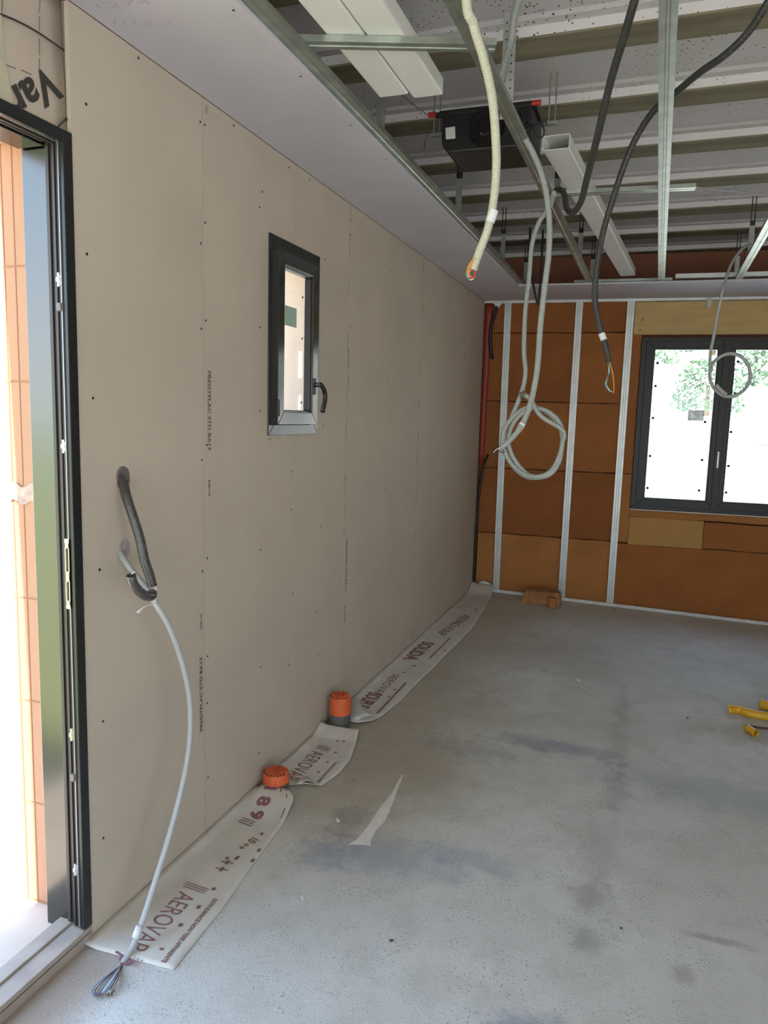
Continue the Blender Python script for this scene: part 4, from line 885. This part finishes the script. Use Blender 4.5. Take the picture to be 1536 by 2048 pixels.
# broken terracotta block by the far wall
q = on_floor(1078, 1212); mb = MB(); bz = fz(q.x, q.y)
V = []
for (a, b_, z) in ((-.165, -.045, .0), (.165, -.035, .0), (.17, .06, .0), (-.14, .07, .0), (-.13, -.04, .10), (.155, -.03, .115), (.16, .055, .12), (-.125, .06, .115)): V.append(Vector((q.x + a, q.y + .07 + b_, bz + z)))
mb.add(V, [(0, 1, 2, 3), (4, 5, 6, 7), (0, 1, 5, 4), (1, 2, 6, 5), (2, 3, 7, 6), (3, 0, 4, 7)])
o = mb.build('insulation_chunk', M['rubble'], bevel=.012); tag(o, 'broken chunk of brown insulation lying on the floor by the far wall', 'debris')
sub = o.modifiers.new('sub', 'SUBSURF'); sub.levels = sub.render_levels = 3; sub.subdivision_type = 'SIMPLE'
tx = bpy.data.textures.new('rough', 'CLOUDS'); tx.noise_scale = .05; dm = o.modifiers.new('rough', 'DISPLACE'); dm.texture = tx; dm.strength = .022; dm.mid_level = .5
mb = MB(); mb.box(q.x + .08, q.x + .142, q.y - .045, q.y - .008, bz + .002, bz + .09); o = mb.build('insulation_chunk', M['kraft_l'], bevel=.01); tag(o, 'small tan square offcut leaning on the brown chunk at the far wall', 'debris')
k = 0
crumbs = [(675, 1642, .016, 'pebble', 'white plaster crumb beside the near membrane edge'), (612, 1633, .008, 'pebble', 'tiny pale crumb next to the near membrane'), (1155, 1362, .020, 'pebble', 'pale grey plaster chip alone on the mid floor'),
          (783, 1882, .008, 'darkstone', 'small black stone on the near floor'), (1375, 1437, .012, 'rubble', 'small orange crumb left of the yellow sheath pieces'), (605, 1797, .010, 'pebble', 'pale chip on the near floor left of centre'),
          (708, 1562, .010, 'rubble', 'small brown crumb above the white plaster streak'), (1228, 1222, .018, 'rubble', 'orange crumb at the foot of the third stud'), (960, 1366, .006, 'pebble', 'tiny white speck on the far floor'),
          (1243, 1857, .006, 'darkstone', 'dark grain of grit on the near right floor')]
for (px, py, s_, m_, lb) in crumbs:
    k += 1; p = on_floor(px, py); blob('crumb', p, s_, s_ * .6, s_ * .5, m_, lb, 'debris', k, jag=.3, sub=1)
mb = MB()   # poured plaster streak: a thin hardened skin
Lp = [(803, 1548), (788, 1575), (772, 1602), (748, 1630), (735, 1655), (712, 1680), (692, 1690)]; Rp = [(804, 1552), (796, 1580), (784, 1610), (770, 1640), (752, 1662), (742, 1682), (742, 1692)]
V = []
for a, b_ in zip(Lp, Rp):
    for t in (0, .3, .7, 1):
        q = on_floor(a[0] * (1 - t) + b_[0] * t + random.uniform(-2, 2), a[1] * (1 - t) + b_[1] * t); q.z = fz(q.x, q.y) + (.0006 if t in (0, 1) else .0022); V.append(q)
mb.add(V, [(j * 4 + k, j * 4 + k + 1, (j + 1) * 4 + k + 1, (j + 1) * 4 + k) for j in range(len(Lp) - 1) for k in range(3)], 0, True); o = mb.build('plaster_streak', M['plaster_mark']); tag(o, 'dried white plaster streak on the floor, shaped like a comma', 'plaster spill')
# long rake lines
# yellow plastic sheath pieces at the right
def half_pipe(P, r, label, a0, a1, m_='yellow', notch=False):
    mb = MB(); n = 10; P = spline([Vector(p) for p in P], .01); V = []
    for i, p in enumerate(P):
        T = (P[min(i + 1, len(P) - 1)] - P[max(i - 1, 0)]).normalized(); N = T.cross(Vector((0, 0, 1))).normalized(); U = N.cross(T)
        for k in range(n + 1):
            t = math.radians(a0 + (a1 - a0) * k / n); V.append(p + N * math.cos(t) * r + U * (math.sin(t) * r + r))
    mb.add(V, [(j * (n + 1) + k, j * (n + 1) + k + 1, (j + 1) * (n + 1) + k + 1, (j + 1) * (n + 1) + k) for j in range(len(P) - 1) for k in range(n)], 0, True)
    o = mb.build('yellow_sheath', M[m_], solid=.002); tag(o, label, 'plastic offcut', 'cut yellow sheath pieces on the floor'); return o
half_pipe([on_floor(1452, 1428), on_floor(1475, 1428), on_floor(1505, 1437), on_floor(1545, 1443)], .024, 'long cut strip of yellow plastic sheath on the floor at right', -60, 150)
half_pipe([on_floor(1492, 1462), on_floor(1512, 1474)], .019, 'short rolled yellow plastic piece in front of the long strip', -85, 265)
half_pipe([on_floor(1518, 1418), on_floor(1560, 1428)], .028, 'curled yellow plastic piece at the picture edge behind the long strip', -60, 200)
mb = MB(); mb.tube([on_floor(1500, 1452, .006), on_floor(1525, 1456, .006), on_floor(1570, 1458, .008)], .006, 6); o = mb.build('brown_offcut', mat('brown_scrap', (.10, .045, .03), .5)); tag(o, 'dark brown sliver lying beneath the yellow sheath pieces', 'debris')
for i, (px, py, lb) in enumerate(((1512, 1241, 'bright orange plastic scrap on the floor at the far right wall foot'), (1530, 1243, 'orange curled scrap at the frame edge by the far wall foot'))):
    p = on_floor(px, py); mb = MB(); mb.sheet(lambda u, v: Vector((p.x - .05 + .1 * u, p.y - .03 + .06 * v, p.z + .008 + .012 * math.sin(5 * u + 2 * v + i) ** 2)), 8, 5); o = mb.build('orange_scrap', M['orange'], solid=.002); tag(o, lb, 'debris')

# ------------------------------------------------------------------ outdoors
def gh(x, y):
    z = -.15
    if y > 8: z += .155 * (min(y, 19) - 8) + .32 * max(0, y - 19)
    return z + .06 * math.sin(x * .9 + y * .5)
mb = MB(); mb.sheet(lambda u, v: (lambda x, y: Vector((x, y, gh(x, y) if not (-.8 < x < 5 and -4 < y < 7.2) else -.35)))(-30 + 60 * u, -30 + 85 * v), 90, 120)
o = mb.build('ground', M['ground']); tag(o, 'blinding pale earth ground outside the openings', 'ground', kind='structure')
mb = MB(); mb.sheet(lambda u, v: Vector((-30 + 29.1 * u, -28 + 28.5 * v, -.05 + .25 * (1 - u) * (1 - v) + .01 * math.sin(40 * u + 31 * v))), 40, 40)
o = mb.build('lawn', mat('lawn_grass', (.42, .44, .20), .9, vary=.2, vscale=3)); tag(o, 'sunny green lawn outside, left of the doorway', 'lawn', kind='stuff')
def bush(x, y, r, seed):
    rnd = random.Random(seed); e = empty('bush', (x, y, gh(x, y))); tag(e, 'hazy green bush on the slope beyond the far window', 'bush', 'bushes beyond the far window')
    mb = MB()
    for k in range(1100):
        a = rnd.uniform(0, 6.28); h = rnd.random(); rr = r * math.sqrt(max(0, 1 - (h * 1.2 - .35) ** 2)) * rnd.uniform(.6, 1.05)
        c = Vector((x + rr * math.cos(a), y + rr * math.sin(a), gh(x, y) + .1 + h * 1.5 * r)); s_ = r * .065 * rnd.uniform(.6, 1.4)
        n = Vector((rnd.uniform(-1, 1), rnd.uniform(-1, 1), rnd.uniform(-1, 1))).normalized(); t = n.orthogonal().normalized(); b_ = n.cross(t)
        mb.add([c + t * s_, c + b_ * s_ * .6, c - t * s_, c - b_ * s_ * .6], [(0, 1, 2, 3)])
    mb.build('foliage', M['leaf'], e)
    mb = MB(); mb.cyl((x, y, gh(x, y) - .1), (x, y, gh(x, y) + r * .9), .09 * r, 8, r1=.05 * r); mb.build('stem', M['bark'], e)
for i, (x, y, r) in enumerate(((2.6, 19.6, .8), (4.3, 21.5, .9), (6.0, 19.8, .85), (7.8, 21.6, .9), (9.6, 20, .9), (1.0, 24, 1.0), (6.2, 24.5, 1.1), (3.0, 25.5, 1.1))): bush(x, y, r, 30 + i)
for i in range(14):
    x = 1.9 + i * .75; y = 17.2 + .5 * math.sin(i * 2.1); blob('rock', (x, y, gh(x, y) - .05), .26 + .1 * math.sin(i), .25, .24 + .08 * math.cos(i * 1.7), 'rock', 'pale limestone rock in the row beyond the far window', 'rock', 60 + i, 'rocks beyond the far window', sub=2)
print('objects', len(bpy.data.objects))
